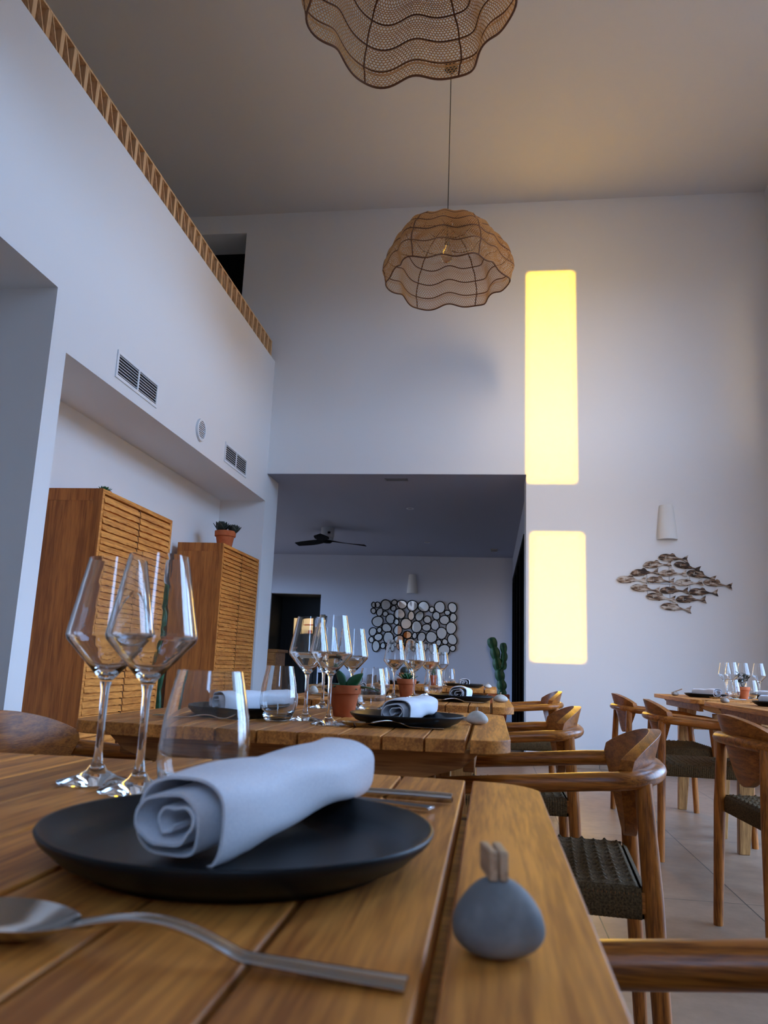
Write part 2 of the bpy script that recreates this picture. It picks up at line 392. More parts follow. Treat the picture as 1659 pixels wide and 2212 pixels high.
# black lined doorway in the far wall with the kitchen hatch
d = empty('door_2', (-3.505, FAR_Y, 0)); tag(d, kind='structure')
b = MB(); b.box(-.475, .475, .9, .95, 0, 1.37).box(-.475, .475, .9, .95, 1.68, 2.07).box(-.475, -.235, .9, .95, 1.37, 1.68).box(.19, .475, .9, .95, 1.37, 1.68)
b.box(-.5, -.475, .15, .95, 0, 2.07).box(.475, .5, .15, .95, 0, 2.07).box(-.5, .5, .15, .95, 2.07, 2.1)
for k in range(12): x = -.46 + k * .08; b.box(x, x + .012, .885, .9, 0, 1.33)
b.build('panelled_lining', 'slate', d)
b = MB(); b.box(-.6, .6, 1.7, 1.75, 1.0, 2.07).box(-.6, -.55, .95, 1.75, 1.0, 2.07).box(.55, .6, .95, 1.75, 1.0, 2.07).box(-.6, .6, .95, 1.75, 2.02, 2.07).box(-.6, .6, .95, 1.75, .95, 1.36)
b.build('kitchen_shell', 'kitchen', d)
b = MB(); b.box(-.25, .19, 1.3, 1.6, 1.56, 1.575); b.lathe([(0, 1.36), (.06, 1.36), (.06, 1.44), (0, 1.44)], 16, (.02, 1.2, 0)); b.build('hatch_shelf', 'terracotta', d)
ld = bpy.data.lights.new('kitchen_lamp', 'AREA'); ld.energy = 5; ld.color = (1, .86, .6); ld.size = .3
lo = bpy.data.objects.new('kitchen_lamp', ld); COL.objects.link(lo); lo.location = (-3.5, FAR_Y + 1.25, 1.98)
for i, (n, bx) in enumerate([('baseboard_back', (OP_R, RIGHT_X, BACK_Y - .012, BACK_Y, 0, .07))]):
    struct(n, MB().box(*bx), 'floor')

# wooden lattice rail along the mezzanine edge
rail = empty('lattice_railing', (LEFT_X - .02, 0, MEZ_Z))
tag(rail, 'slanted-strut wooden lattice railing along the top of the high white left wall', 'railing')
P_ = .1296; RH = .185
def post(k):
    return MB().box(-.26, 0, -.018, .018, 0, RH)
y_start = 1.80; npost = 45
pm = MB().box(-.07, 0, -.0165, .0165, 0, RH).build('upright', 'lattice', rail); pm.location = (0, y_start, 0)
dm = MB().add([(-.05, .017, RH), (0, .017, RH), (0, .026, RH), (-.05, .026, RH), (-.05, P_ - .026, 0), (0, P_ - .026, 0), (0, P_ - .017, 0), (-.05, P_ - .017, 0)],
              [(0, 1, 2, 3), (4, 7, 6, 5), (0, 4, 5, 1), (1, 5, 6, 2), (2, 6, 7, 3), (3, 7, 4, 0)]).build('diagonal_slat', 'lattice', rail)
dm.location = (0, y_start, 0)
for k in range(1, npost):
    c = pm.copy(); COL.objects.link(c); c.location = (0, y_start + k * P_, 0)
    if k < npost - 1:
        c = dm.copy(); COL.objects.link(c); c.location = (0, y_start + k * P_, 0)
yE = y_start + (npost - 1) * P_
MB().box(-.13, .001, y_start, yE + .018, RH, RH + .012).build('handrail', 'lattice', rail)
MB().box(-.13, -.11, y_start, yE, 0, RH).build('shade_board', 'lattice_in', rail)  # added dark board standing in for the shaded depth between the struts

# ------------------------------------------------------------------ wall and ceiling fittings
def grille(y, w, z, h, label):
    o = empty('air_grille', (LEFT_X, y, z)); tag(o, label, 'vent', 'louvred air grilles in the left wall')
    f = .022
    MB().box(0, .008, 0, w, 0, f).box(0, .008, 0, w, h - f, h).box(0, .008, 0, f, f, h - f).box(0, .008, w - f, w, f, h - f).box(0, .008, w / 2 - .008, w / 2 + .008, f, h - f).build('grille_frame', 'grille', o, bevel=.0015)
    b = MB(); n = 7
    for k in range(n):
        z0 = f + (h - 2 * f) * (k + .5) / n
        for a, c in ((f, w / 2 - .008), (w / 2 + .008, w - f)):
            b.add([(.0005, a, z0 + .004), (.0005, c, z0 + .004), (.007, c, z0 - .004), (.007, a, z0 - .004), (.0005, a, z0 + .0055), (.0005, c, z0 + .0055), (.007, c, z0 - .0025), (.007, a, z0 - .0025)],
                  [(0, 1, 2, 3), (4, 7, 6, 5), (0, 4, 5, 1), (2, 6, 7, 3), (1, 5, 6, 2), (0, 3, 7, 4)])
    b.build('louvres', 'grille', o); MB().box(.0001, .0004, f, w - f, f, h - f).build('duct_shade_sheet', 'duct', o)  # dark sheet on the solid wall paints the shade inside the duct
grille(4.27, .61, 2.565, .18, 'larger-looking louvred white grille, nearer one on the left wall')
grille(6.29, .62, 2.565, .18, 'louvred white grille on the left wall near the corner, farther one')
o = empty('round_vent', (LEFT_X, 5.70, 2.665)); tag(o, 'small round white vent between two rectangular grilles on left wall', 'vent')
def disc_x(b, r0, r1, x0, x1, n=28):
    vs = []; 
    for r, x in ((r0, x0), (r1, x0), (r1, x1), (r0, x1)):
        for k in range(n): vs.append((x, r * cos(2 * pi * k / n), r * sin(2 * pi * k / n)))
    fs = [(j * n + k, j * n + (k + 1) % n, ((j + 1) % 4) * n + (k + 1) % n, ((j + 1) % 4) * n + k) for j in range(4) for k in range(n)]
    return b.add(vs, fs)
disc_x(MB(), .072, .093, 0, .02).build('vent_ring', 'grille', o, bevel=.003)
b = MB()
for k in range(9):
    z = -.062 + k * .0155; hw = sqrt(max(.0731 ** 2 - z * z, 1e-5)); b.box(.002, .014, -hw, hw, z - .003, z + .003)
b.build('louvres', 'grille', o)
b = MB(); disc_x(b, .001, .0725, .0002, .0006); b.build('duct_shade_sheet', 'duct', o)  # no hole behind the ring: a dark disc painted as the duct's shade

def sconce(x, y, z, s, label):
    o = empty('wall_sconce', (x, y, z)); tag(o, label, 'wall lamp', 'white half-cone plaster wall lamps')
    b = MB(); n = 20; H = .335 * s; rb = .096 * s; rt = .068 * s; vs = []; th = .008
    for k in range(n + 1):
        a = pi * k / n
        for (r, zz) in ((rb, -H / 2), (rb * .98, -H / 2 + .04), (rt * 1.03, H / 2 - .03), (rt * .93, H / 2), (rt * .8, H / 2), (rt * .86, H / 2 - .03), (rb - th - .002, -H / 2 + .04), (rb - th, -H / 2)):
            vs.append((r * cos(a), -r * sin(a) * .95, zz))
    fs = []
    for k in range(n):
        for j in range(8): fs.append((k * 8 + j, k * 8 + (j + 1) % 8, (k + 1) * 8 + (j + 1) % 8, (k + 1) * 8 + j))
    fs.append(tuple(range(8))); fs.append(tuple(n * 8 + j for j in range(7, -1, -1)))
    b.add(vs, fs); b.build('lamp_shade', 'plaster_lamp', o, smooth=True, sharp=50)
    MB().lathe([(0, 0), (.017, 0), (.022, .03), (.022, .05), (.015, .07), (0, .072)], 16, (0, -.045 * s, -H / 2 + .09)).build('bulb', 'plaster_lamp', o, smooth=True)
    MB().box(-.02, .02, -.03 * s, 0, H / 2 - .13, H / 2 - .08).build('bracket', 'plaster_lamp', o)
sconce(1.667, BACK_Y - .001, 2.309, 1.0, 'white half-cone plaster wall lamp above the wooden fish')
sconce(-1.387, FAR_Y - .001, 2.287, 1.0, 'white half-cone wall lamp in the far room above the pebble mirror')

# ceiling fan in the far room
o = empty('ceiling_fan', (-2.355, 10.8, OP_Z)); tag(o, 'ceiling fan with three dark blades and pale housing in the far room', 'ceiling fan')
MB().lathe([(0, 0), (.095, 0), (.095, -.13), (.09, -.14), (.0, -.14)], 32).build('housing', 'fan_white', o, bevel=.004)
MB().lathe([(0, -.14), (.085, -.14), (.085, -.165), (.07, -.19), (0, -.19)], 32).build('motor_cap', 'fan_white', o, smooth=True, sharp=40)
MB().box(.02, .06, -.098, -.092, -.10, -.07).build('rating_label', 'black', o)
for k, a in enumerate((152, 268, 30)):
    b = MB(); n = 16; vs = []; A = radians(a)
    for i in range(n + 1):
        t = i / n; r = .03 + t * .56; w = .03 + .055 * sin(pi * min(t * 1.1, 1) * .85) if t < .95 else .045
        zc = -.205 + .02 * (1 - t) ** 2
        for q, dz in ((-w, -.012), (w, .018)):
            vs += [(r * cos(A) - q * sin(A), r * sin(A) + q * cos(A), zc + dz), (r * cos(A) - q * sin(A), r * sin(A) + q * cos(A), zc + dz - .009)]
    fs = []
    for i in range(n):
        a0, a1 = i * 4, (i + 1) * 4
        fs += [(a0, a0 + 2, a1 + 2, a1), (a0 + 1, a1 + 1, a1 + 3, a0 + 3), (a0, a1, a1 + 1, a0 + 1), (a0 + 2, a0 + 3, a1 + 3, a1 + 2)]
    fs += [(0, 1, 3, 2), (n * 4, n * 4 + 2, n * 4 + 3, n * 4 + 1)]
    b.add(vs, fs).build('blade', 'black', o, smooth=True, sharp=50)
MB().lathe([(0, -.185), (.07, -.185), (.075, -.205), (.05, -.225), (0, -.228)], 24).build('hub', 'black', o, smooth=True)

def slot_grille(x, y, w, dpt, label, name='ceiling_grille'):
    o = empty(name, (x, y, OP_Z)); tag(o, label, 'vent')
    b = MB().box(-w / 2, w / 2, -dpt / 2, -dpt / 2 + .012, -.008, 0).box(-w / 2, w / 2, dpt / 2 - .012, dpt / 2, -.008, 0).box(-w / 2, -w / 2 + .012, -dpt / 2, dpt / 2, -.008, 0).box(w / 2 - .012, w / 2, -dpt / 2, dpt / 2, -.008, 0)
    b.build('grille_frame', 'grey_metal', o); b = MB()
    for k in range(int(dpt / .012) - 1): yy = -dpt / 2 + .014 + k * .012; b.box(-w / 2 + .01, w / 2 - .01, yy, yy + .004, -.006, -.001)
    b.build('slats', 'grey_metal', o)
slot_grille(-1.0, 7.83, .24, .10, 'slim dark ceiling grille just behind the top of the opening')
slot_grille(.04, 12.7, .12, .26, 'small dark ceiling grille near the far right corner of the back room')
for x, y, lb in ((-1.01, 9.35, 'small round recessed spotlight in far room ceiling, nearer one'), (-1.01, 12.0, 'small round recessed spotlight in far room ceiling, farther one')):
    o = empty('recessed_spotlight', (x, y, OP_Z)); tag(o, lb, 'ceiling light', 'recessed spotlights of the far room')
    MB().lathe([(.036, 0), (.045, 0), (.045, -.006), (.036, -.004), (.036, 0)], 24).build('trim_ring', 'grille', o, smooth=True)
    MB().lathe([(0, -.001), (.036, -.001), (.03, -.003), (0, -.003)], 24).build('lens', 'grey_metal', o, smooth=True)

# ------------------------------------------------------------------ pendant lamps
def shade_pt(a, t):
    """point on the wavy shade: angle a, t 0 at the neck .. 1 at the rim"""
    prof = [(0, .034, .545), (.05, .05, .50), (.16, .17, .50), (.30, .285, .46), (.45, .37, .385), (.60, .43, .30), (.75, .468, .20), (.88, .478, .10), (1, .448, 0)]
    for (t0, r0, z0), (t1, r1, z1) in zip(prof, prof[1:]):
        if t <= t1 + 1e-9:
            f = (t - t0) / (t1 - t0); f2 = f * f * (3 - 2 * f) * .4 + f * .6; r = r0 + (r1 - r0) * f2; z = z0 + (z1 - z0) * f2; break
    k = min(1, t * 2.2)
    w = cos(6 * a); rip = abs(sin(pi * t * 5.5)) - .6
    r *= 1 + k * ((.060 + .012 * t) * w + .018 * cos(12 * a + 1) + .018 * cos(3 * a + .6)) + .024 * rip * k
    z += k * (-.010 * w + .010 * cos(12 * a) + .014 * cos(3 * a + 2) * t)
    return Vector((r * cos(a), r * sin(a), z))
def net_mesh():
    NT = 336; NR = 60; R = .0025; V = []; F = []
    def pt(i, j, off):
        t = min(1, max(0.03, .04 + .96 * (j + off) / NR)); return shade_pt(2 * pi * (i % NT) / NT + radians(3), t)
    edges = []
    for j in range(NR):
        for i in range(NT):
            o1 = .22 if (i + j) % 2 == 0 else -.22
            # zigzag thread along the row, and a link to the next row from every low point
            edges.append(((i, j, o1), (i + 1, j, -o1)))
            if (i + j) % 2 == 0: edges.append(((i, j, o1), (i, j + 1, -.22)))
    for A, B in edges:
        a = pt(*A); b = pt(*B); d = (b - a)
        if d.length < 1e-5: continue
        d.normalize(); n1 = d.cross(Vector((0.31, .22, .92))).normalized(); n2 = d.cross(n1)
        o = len(V)
        for q in (a, b):
            for k in range(3):
                an = 2 * pi * k / 3; V.append(tuple(q + n1 * R * cos(an) + n2 * R * sin(an)))
        F += [(o, o + 1, o + 4, o + 3), (o + 1, o + 2, o + 5, o + 4), (o + 2, o, o + 3, o + 5)]
    me = bpy.data.meshes.new('net_shade'); me.from_pydata(V, [], F); me.materials.append(M['cane']); return me
def make_pendant(x, y, label):
    RIM = 2.97 + CAM_Z
    o = empty('pendant_lamp', (x, y, RIM)); tag(o, label, 'pendant lamp', 'wavy cane-net pendant lamps')
    nm = bpy.data.objects.new('net_shade', net_mesh()); COL.objects.link(nm); nm.parent = o
    for k in range(6):
        a = radians(3 + 60 * k); MB().tube([shade_pt(a, .03 + .97 * i / 60) for i in range(61)], .0045, 6, up=Vector((sin(a), -cos(a), 0.01))).build('rib', 'cane_rib', o, smooth=True)
    for t in (.18, .36, .54, .70, .85, 1.0):
        pts = [shade_pt(2 * pi * i / 144 + radians(3), t) for i in range(145)]
        MB().tube(pts, .0042 if t < 1 else .0055, 6).build('ring', 'cane_rib', o, smooth=True)
    MB().lathe([(.036, .49), (.036, .56), (.022, .60), (.006, .605)], 24).build('neck_cap', 'cane', o, smooth=True)
    top = CEIL_Z - RIM
    MB().lathe([(.0035, .59), (.0035, top - .02), (0, top - .02)], 8).build('cord', 'cable', o, smooth=True)
    MB().lathe([(0, top), (.055, top), (.055, top - .022), (.012, top - .03), (0, top - .03)], 28).build('ceiling_rose', 'cable', o, smooth=True, sharp=40)
    MB().lathe([(0, .60), (.005, .60), (.005, .40), (.019, .395), (.021, .33), (.018, .32), (0, .32)], 20).build('socket', 'brass', o, smooth=True, sharp=40)
    MB().lathe([(0, .325), (.014, .325), (.016, .30), (.038, .265), (.047, .225), (.038, .188), (.015, .173), (0, .170)], 24).build('bulb', 'bulb', o, smooth=True)
    return o
p1 = make_pendant(-.375, 5.61, 'cane-net pendant lamp hanging in full view in front of the high back wall')
p2 = copy_tree(p1); p2.location.x = -.41; p2.location.y = 3.03
p2['label'] = 'cane-net pendant lamp cut off by the top of the photo, nearest the viewer'

# ------------------------------------------------------------------ wall art
# pebble mirror: ovals (x, z, half width, half height, tilt) in metres
OV = [(140,222,36,42,0),(70,225,28,40,-10),(68,333,36,40,0),(288,220,82,80,0),(440,172,42,36,0),(580,205,76,68,30),(765,222,82,88,0),(967,232,88,84,10),(1254,235,84,92,0),(1478,236,66,80,-20),(428,278,38,42,20),(183,350,46,66,12),(286,380,38,40,20),(540,375,86,84,10),(1113,282,38,42,30),(1389,330,43,36,0),(750,402,50,70,0),(897,403,62,80,20),(1195,388,54,66,-25),(1493,412,50,70,0),(378,468,70,78,10),(488,516,40,42,0),(1038,463,60,54,35),(1340,460,78,70,20),(152,520,88,86,0),(662,545,84,90,0),(1175,555,62,84,0),(1027,602,68,54,-10),(1460,597,84,94,0),(850,595,82,92,-10),(188,672,34,40,0),(317,630,76,66,30),(522,662,64,80,20),(72,705,56,66,35),(1296,692,84,92,0),(690,742,70,56,0),(820,750,32,46,0),(943,775,60,84,10),(1118,768,84,92,-10),(1483,798,70,86,-15),(175,797,66,54,-20),(355,800,84,90,0),(550,826,80,64,10),(1247,860,36,46,0),(1358,840,42,40,30),(52,848,36,46,0),(750,905,84,92,0),(137,955,60,84,0),(262,945,36,42,0),(385,985,62,70,-30),(485,925,40,44,0),(600,965,56,52,0),(905,945,52,62,0),(1028,930,34,48,10),(1155,985,68,86,-20),(1344,985,92,86,0),(1494,950,42,44,-20),(700,1010,40,40,0),(800,1020,44,44,0)]
def wob(a, s): return 1 + .035 * cos(2 * a + s) + .03 * cos(3 * a + 2 * s)
mo = empty('pebble_mirror', (-1.335, FAR_Y, 1.56)); tag(mo, 'wall mirror of many black-rimmed pebble-shaped ovals in the far room', 'mirror')
for i, (cx, cy, rx, ry, rot) in enumerate(OV):
    X = -2.091 + (cx / 8.295 + 800 - 805) * .00822 + 1.335; Z = 1.983 - (cy / 8.295 + 1280 - 1297) * .00816 - 1.56
    rx = rx * .00099 * 1.02; ry = ry * .00098 * 1.02; th = radians(rot); n = 30
    def P(k, s, y):
        a = 2 * pi * k / n; u = (rx * s + (s - 1) * 0) * cos(a) * wob(a, i); v = ry * s * sin(a) * wob(a, i)
        return (X + u * cos(th) + v * sin(th), y, Z - u * sin(th) + v * cos(th))
    g = .017
    def Pe(k, e, y):
        a = 2 * pi * k / n; u = (rx + e) * cos(a) * wob(a, i); v = (ry + e) * sin(a) * wob(a, i)
        return (X + u * cos(th) + v * sin(th), y, Z - u * sin(th) + v * cos(th))
    fsr = [(j * n + k, j * n + (k + 1) % n, ((j + 1) % 4) * n + (k + 1) % n, ((j + 1) % 4) * n + k) for j in range(4) for k in range(n)]
    fo = MB().add([Pe(k, e, y) for e, y in ((0, -.001), (g, -.001), (g, -.022), (0, -.022)) for k in range(n)], fsr).build('oval_frame', 'black', mo, smooth=True, sharp=40)
    MB().add([Pe(k, .001, -.012) for k in range(n)] + [Pe(k, .001, -.004) for k in range(n)], [tuple(range(n)), tuple(range(2 * n - 1, n - 1, -1))] + [(k, (k + 1) % n, n + (k + 1) % n, n + k) for k in range(n)]).build('mirror_pane', 'mirror', fo)

# carved fish shoal: (head x, head z, tail x, tail z) in photo-crop units -> metres
FS = [(640,90,1030,110),(432,200,812,185),(845,180,1190,240),(260,312,635,290),(640,312,1005,300),(1010,285,1385,370),(72,398,465,405),(472,400,840,408),(842,428,1215,425),(1222,410,1595,460),(262,497,640,540),(642,532,1020,535),(1026,545,1405,550),(460,622,845,640),(850,645,1245,648),(650,735,1045,785)]
fo = empty('fish_wall_sculpture', (1.70, BACK_Y, 1.72)); tag(fo, 'diamond-shaped shoal of carved wooden fish joined by wires on the white back wall', 'wall sculpture')
def fish_mb():
    b = MB(); n = 22; m = 12; Lf = .262
    for i in range(n + 1):
        t = i / n
        h = .026 * (sin(pi * min(t / .82, 1) ** .72) if t < .82 else 0) + (.0075 if t > .1 else .0075 * t / .1); h = max(h, .001)
        zc = .004 * sin(pi * t) + (-.012 * max(0, t - .3)); d = max(.020 * sin(pi * min(1, t * .95 + .04)) , .006)
        for k in range(m):
            a = 2 * pi * k / m; b.v.append((-Lf / 2 + t * Lf * .86, -.021 + d * cos(a) * .8, zc + h * sin(a)))
    for i in range(n):
        for k in range(m): k2 = (k + 1) % m; b.f.append((i * m + k, i * m + k2, (i + 1) * m + k2, (i + 1) * m + k))
    b.f.append(tuple(range(m - 1, -1, -1))); b.f.append(tuple(n * m + k for k in range(m)))
    x0 = -Lf / 2 + Lf * .83
    b2 = [(x0, .004), (x0 + .048, .034), (x0 + .038, -.002), (x0 + .050, -.038), (x0, -.016)]
    def ext(poly, y0, y1):
        k = len(poly); b.add([(x, y0, z) for x, z in poly] + [(x, y1, z) for x, z in poly], [tuple(range(k)), tuple(range(2 * k - 1, k - 1, -1))] + [(i, (i + 1) % k, k + (i + 1) % k, k + i) for i in range(k)])
    ext(b2, -.025, -.016)
    ext([(-.045, .020), (-.008, .045), (.010, .040), (.026, .014), (0, .008)], -.024, -.017)      # back fin
    ext([(-.04, -.018), (-.01, -.032), (.006, -.020), (0, -.01)], -.024, -.018)
    return b
def gill_mb():
    b = MB()
    for x in (-.071, -.065): b.box(x, x + .0015, -.039, -.034, -.014, .016)
    b.box(-.080, -.045, -.0395, -.036, -.003, -.001)
    return b
f0 = None
for hx, hz, tx, tz in FS:
    A = Vector((1.185 + (1320 + hx / 6.144 - 1331) * .00421, 0, 1.991 - (1190 + hz / 6.144 - 1200) * .004376))
    B = Vector((1.185 + (1320 + tx / 6.144 - 1331) * .00421, 0, 1.991 - (1190 + tz / 6.144 - 1200) * .004376))
    if f0 is None:
        f0 = fish_mb().build('fish', 'fish', fo, smooth=True, sharp=45); g0 = gill_mb().build('gill_mark', 'stone_pale', f0); o = f0
    else:
        o = f0.copy(); COL.objects.link(o); c = g0.copy(); COL.objects.link(c); c.parent = o
    c = (A + B) / 2; ang = -atan2(B.z - A.z, B.x - A.x) + random.uniform(-.05, .05)
    s = (B - A).length / .262; o.scale = (s, 1, s); o.location = (c.x - 1.70, 0, c.z - 1.72); o.rotation_euler = (0, ang, 0)
b = MB()
for x in (1.47, 1.675, 1.86):
    b.tube([(x - 1.70, -.004, -.25 + abs(x - 1.67) * .7), (x - 1.70, -.004, .24 - abs(x - 1.67) * .7)], .002, 6, up=Vector((0, 1, 0)))
b.box(-.22, .18, -.02, 0, -.004, .004); b.build('support_wires', 'grey_metal', fo)

# ------------------------------------------------------------------ cabinets in the niche
def cabinet(y0, y1, ztop, label, pitch, xf=LEFT_X, depth=.42, zb=.30):
    o = empty('slatted_cabinet', (xf, y0, 0)); tag(o, label, 'cabinet', 'tall teak cabinets in the niche')
    w = y1 - y0; t = .028
    b = MB().box(-depth, -.02, 0, t, zb, ztop - t).box(-depth, -.02, w - t, w, zb, ztop - t).box(-depth, -depth + .012, t, w - t, zb, ztop - t)
    b.build('carcass', 'cab_side', o, bevel=.002)
    MB().box(-depth, 0, 0, w, ztop - t, ztop).box(-.02, 0, 0, t, zb, ztop - t).box(-.02, 0, w - t, w, zb, ztop - t).box(-depth, 0, 0, w, zb - t, zb).build('face_frame', 'cab_slat', o, bevel=.003)
    # rail on the upper part of the side panel
    MB().box(-depth, 0, -.002, 0, ztop - .075, ztop).box(-.055, 0, -.002, 0, zb, ztop - .075).build('side_rail', 'cab_side', o)
    mid = w / 2
    for a, c in ((t + .004, mid - .008), (mid + .008, w - t - .004)):
        b = MB(); z = ztop - t - .012; rnd = random.Random(int(a * 1000) + 3)
        while z - pitch > zb + .005:
            nn = 14; j = [rnd.uniform(-.0025, .0025) for _ in range(nn + 1)]; 
            vs = []; fs = []
            for i in range(nn + 1):
                y = a + (c - a) * i / nn; tp = .016 + rnd.uniform(-.001, .001)
                vs += [(-.016, y, z - .004), (-.016, y, z - pitch * .93), (.004 + j[i] * .5, y, z - pitch * .93 + j[i]), (-.004 + j[i] * .4, y, z - .004)]
            for i in range(nn):
                q = i * 4
                for k in range(4): fs.append((q + k, q + (k + 1) % 4, q + 4 + (k + 1) % 4, q + 4 + k))
            fs += [(0, 3, 2, 1), tuple(nn * 4 + k for k in range(4))]
            b.add(vs, fs); z -= pitch
        b.box(-.026, -.016, a, c, zb + .005, ztop - t - .006)
        b.build('slatted_door', 'cab_slat', o)
    for yy in (t, w - t - .05):
        for xx in (-depth + .01, -.06): MB().box(xx, xx + .045, yy, yy + .045, 0, zb - t).build('leg', 'cab_side', o)
    MB().box(-.018, -.003, mid - .008, mid + .008, zb + .005, ztop - t - .006).build('door_bead', 'lattice_in', o)
    return o
cabinet(4.285, 5.335, 1.853, 'tall teak cabinet with slatted doors in the niche, nearer and taller-looking', .042)
cabinet(6.45, 7.53, 1.865, 'teak cabinet with louvred doors at the niche far end, potted cactus on top', .036)

# chest of drawers in the far room
o = empty('drawer_chest', (-3.3, 9.9, 0)); tag(o, 'rustic wooden chest with drawers at left edge of the far room', 'chest of drawers')
MB().box(0, .53, .02, .5, 0, .975).build('carcass', 'table_rail', o, bevel=.003); MB().box(-.02, .56, 0, .52, .975, 1.012).build('top', 'table_rail', o, bevel=.004)
for k in range(4): MB().box(.01, .52, 0, .02, .03 + k * .237, .255 + k * .237).build('drawer', 'table_rail', o, bevel=.003)
# low sideboard with a basket and two boxes
o = empty('sideboard', (-2.3, 13.33, 0)); tag(o, 'low dark sideboard against the far wall, mostly hidden behind the tables', 'sideboard')
MB().box(-.75, .75, -.22, .22, .08, .46).build('carcass', 'table_rail', o, bevel=.004); MB().box(-.78, .78, -.24, .24, .46, .49).build('top', 'table_rail', o, bevel=.004)
for x in (-.7, .65):
    for y in (-.2, .15): MB().box(x, x + .05, y, y + .05, 0, .08).build('leg', 'table_rail', o)
for x in (-.37, .37): MB().box(x - .355, x + .355, -.235, -.22, .1, .44).build('door', 'table_rail', o, bevel=.003)
def crate(x, w, label, m):
    o = empty('storage_basket' if m == 'wicker' else 'storage_box', (x, 13.3, .49)); tag(o, label, 'basket' if m == 'wicker' else 'box')
    h = .19; b = MB().box(-w / 2, w / 2, -.12, .12, 0, .01).box(-w / 2, -w / 2 + .012, -.12, .12, .01, h).box(w / 2 - .012, w / 2, -.12, .12, .01, h).box(-w / 2 + .012, w / 2 - .012, -.12, -.108, .01, h).box(-w / 2 + .012, w / 2 - .012, .108, .12, .01, h)
    b.build('body', m, o); MB().box(-w / 2 - .006, w / 2 + .006, -.126, -.108, h, h + .015).box(-w / 2 - .006, w / 2 + .006, .108, .126, h, h + .015).box(-w / 2 - .006, -w / 2 + .012, -.108, .108, h, h + .015).box(w / 2 - .012, w / 2 + .006, -.108, .108, h, h + .015).build('rim', m, o, bevel=.002)
crate(-2.85, .13, 'small black box on the far sideboard, left of its pair', 'black'); crate(-2.66, .12, 'small black box on the far sideboard, right of its pair', 'black')
crate(-2.02, .30, 'brown wicker basket on the far sideboard', 'wicker')

# ------------------------------------------------------------------ tables
def rr_outline(x, hx, hy, r, bow):
    """half depth of the top at x: rounded corners, slightly bowed edge"""
    e = hx - abs(x); y = hy - bow * (x / hx) ** 2
    if e < r: y -= r - sqrt(max(r * r - (r - e) ** 2, 0))
    return max(y, .01)
def make_table(hx, hy):
    o = empty('dining_table', (0, 0, 0)); pitch = .0775; n = 11; T = .024
    b = MB()
    for k in range(n):
        x0 = -hx + k * pitch; x1 = x0 + pitch; g = .0018 if 0 < k < n - 1 else .0018
        xa = x0 + (g if k else 0) + (.0025 if k == n - 1 else 0); xb = x1 - (g if k < n - 1 else 0) - (.0025 if k == n - 2 else 0) - (.0 if k else 0)
        if k == 0: xb -= .0025
        if k == 1: xa += .0025
        m = 10 if k in (0, n - 1) else 2
        xs = [xa + (xb - xa) * (0.5 - .5 * cos(pi * i / m)) if m > 2 else xa + (xb - xa) * i / m for i in range(m + 1)]
        lo = [(x, -rr_outline(x, hx + .001, hy, .055, .022)) for x in xs]; hi = [(x, rr_outline(x, hx + .001, hy, .055, .022)) for x in reversed(xs)]
        b.prism(lo + hi, TAB_Z - T, TAB_Z)
    b.build('tabletop', 'table', o, bevel=.0028, seg=2)
    z1 = TAB_Z - T
    b = MB()
    for s in (-1, 1):
        y = s * (hy - .10)
        poly = [(-hx + .05, z1), (-hx + .09, z1 - .035), (-hx + .16, z1 - .055), (hx - .16, z1 - .055), (hx - .09, z1 - .035), (hx - .05, z1)]
        q = MB().prism(poly, -.0125, .0125, Matrix.Translation((0, y, 0)) @ Matrix.Rotation(pi / 2, 4, 'X')); q.build('end_apron', 'table_rail', o, bevel=.002)
    for s in (-1, 1):
        x = s * (hx - .0775); MB().box(x - .011, x + .011, -hy + .12, hy - .12, z1 - .045, z1).build('side_apron', 'table_rail', o, bevel=.002)
    zt = z1 - .0555
    for sx in (-1, 1):
        for sy in (-1, 1):
            xt, yt = sx * (hx - .20), sy * (hy - .13); xb, yb = sx * (hx - .15), sy * (hy - .10); vs = []
            for (cx, cy, z, wx, wy) in ((xb, yb, 0, .026, .020), (xb + (xt - xb) * .55, yb + (yt - yb) * .55, zt * .62, .040, .022), (xt, yt, zt, .058, .024)):
                vs += [(cx - wx, cy - wy, z), (cx + wx, cy - wy, z), (cx + wx, cy + wy, z), (cx - wx, cy + wy, z)]
            fs = [(0, 3, 2, 1), (8, 9, 10, 11)] + [(j * 4 + k, j * 4 + (k + 1) % 4, j * 4 + 4 + (k + 1) % 4, j * 4 + 4 + k) for j in range(2) for k in range(4)]
            MB().add(vs, fs).build('leg', 'table_leg', o, bevel=.003)
    for sy in (-1, 1):
        y = sy * (hy - .128); MB().box(-hx + .20, hx - .20, y - .012, y + .012, .52, .60).build('cross_rail', 'table_leg', o, bevel=.003)
    MB().box(-.02, .02, -hy + .14, hy - .14, .54, .60).build('stretcher', 'table_leg', o, bevel=.003)
    return o
HX = .42625
G_T = 'slatted teak dining tables'
tA = make_table(HX, .435); tB = make_table(HX, .55)
tabs = [('T1', tA, (-.372, .515), 'slatted teak dining table in the foreground, running out of the frame bottom'),
        ('T2', None, (-.388, 1.865), 'slatted teak dining table second from the viewer, with a leafy succulent'),
        ('T3', None, (-.345, 3.13), 'slatted teak dining table third from the viewer in the left row'),
        ('T4', None, (-.385, 5.33), 'slatted teak dining table farthest back, standing before the far room'),
        ('T5', tB, (1.545, 5.17), 'slatted teak dining table on the right with the small dark-leaved plant'),
        ('T6', None, (1.545, 3.89), 'slatted teak dining table at the right edge of the photo, nearer one')]
for nm, o, (x, y), lb in tabs:
    if o is None: o = copy_tree(tA if nm != 'T6' else tB)
    o.location = (x, y, 0); tag(o, lb, 'table', G_T)

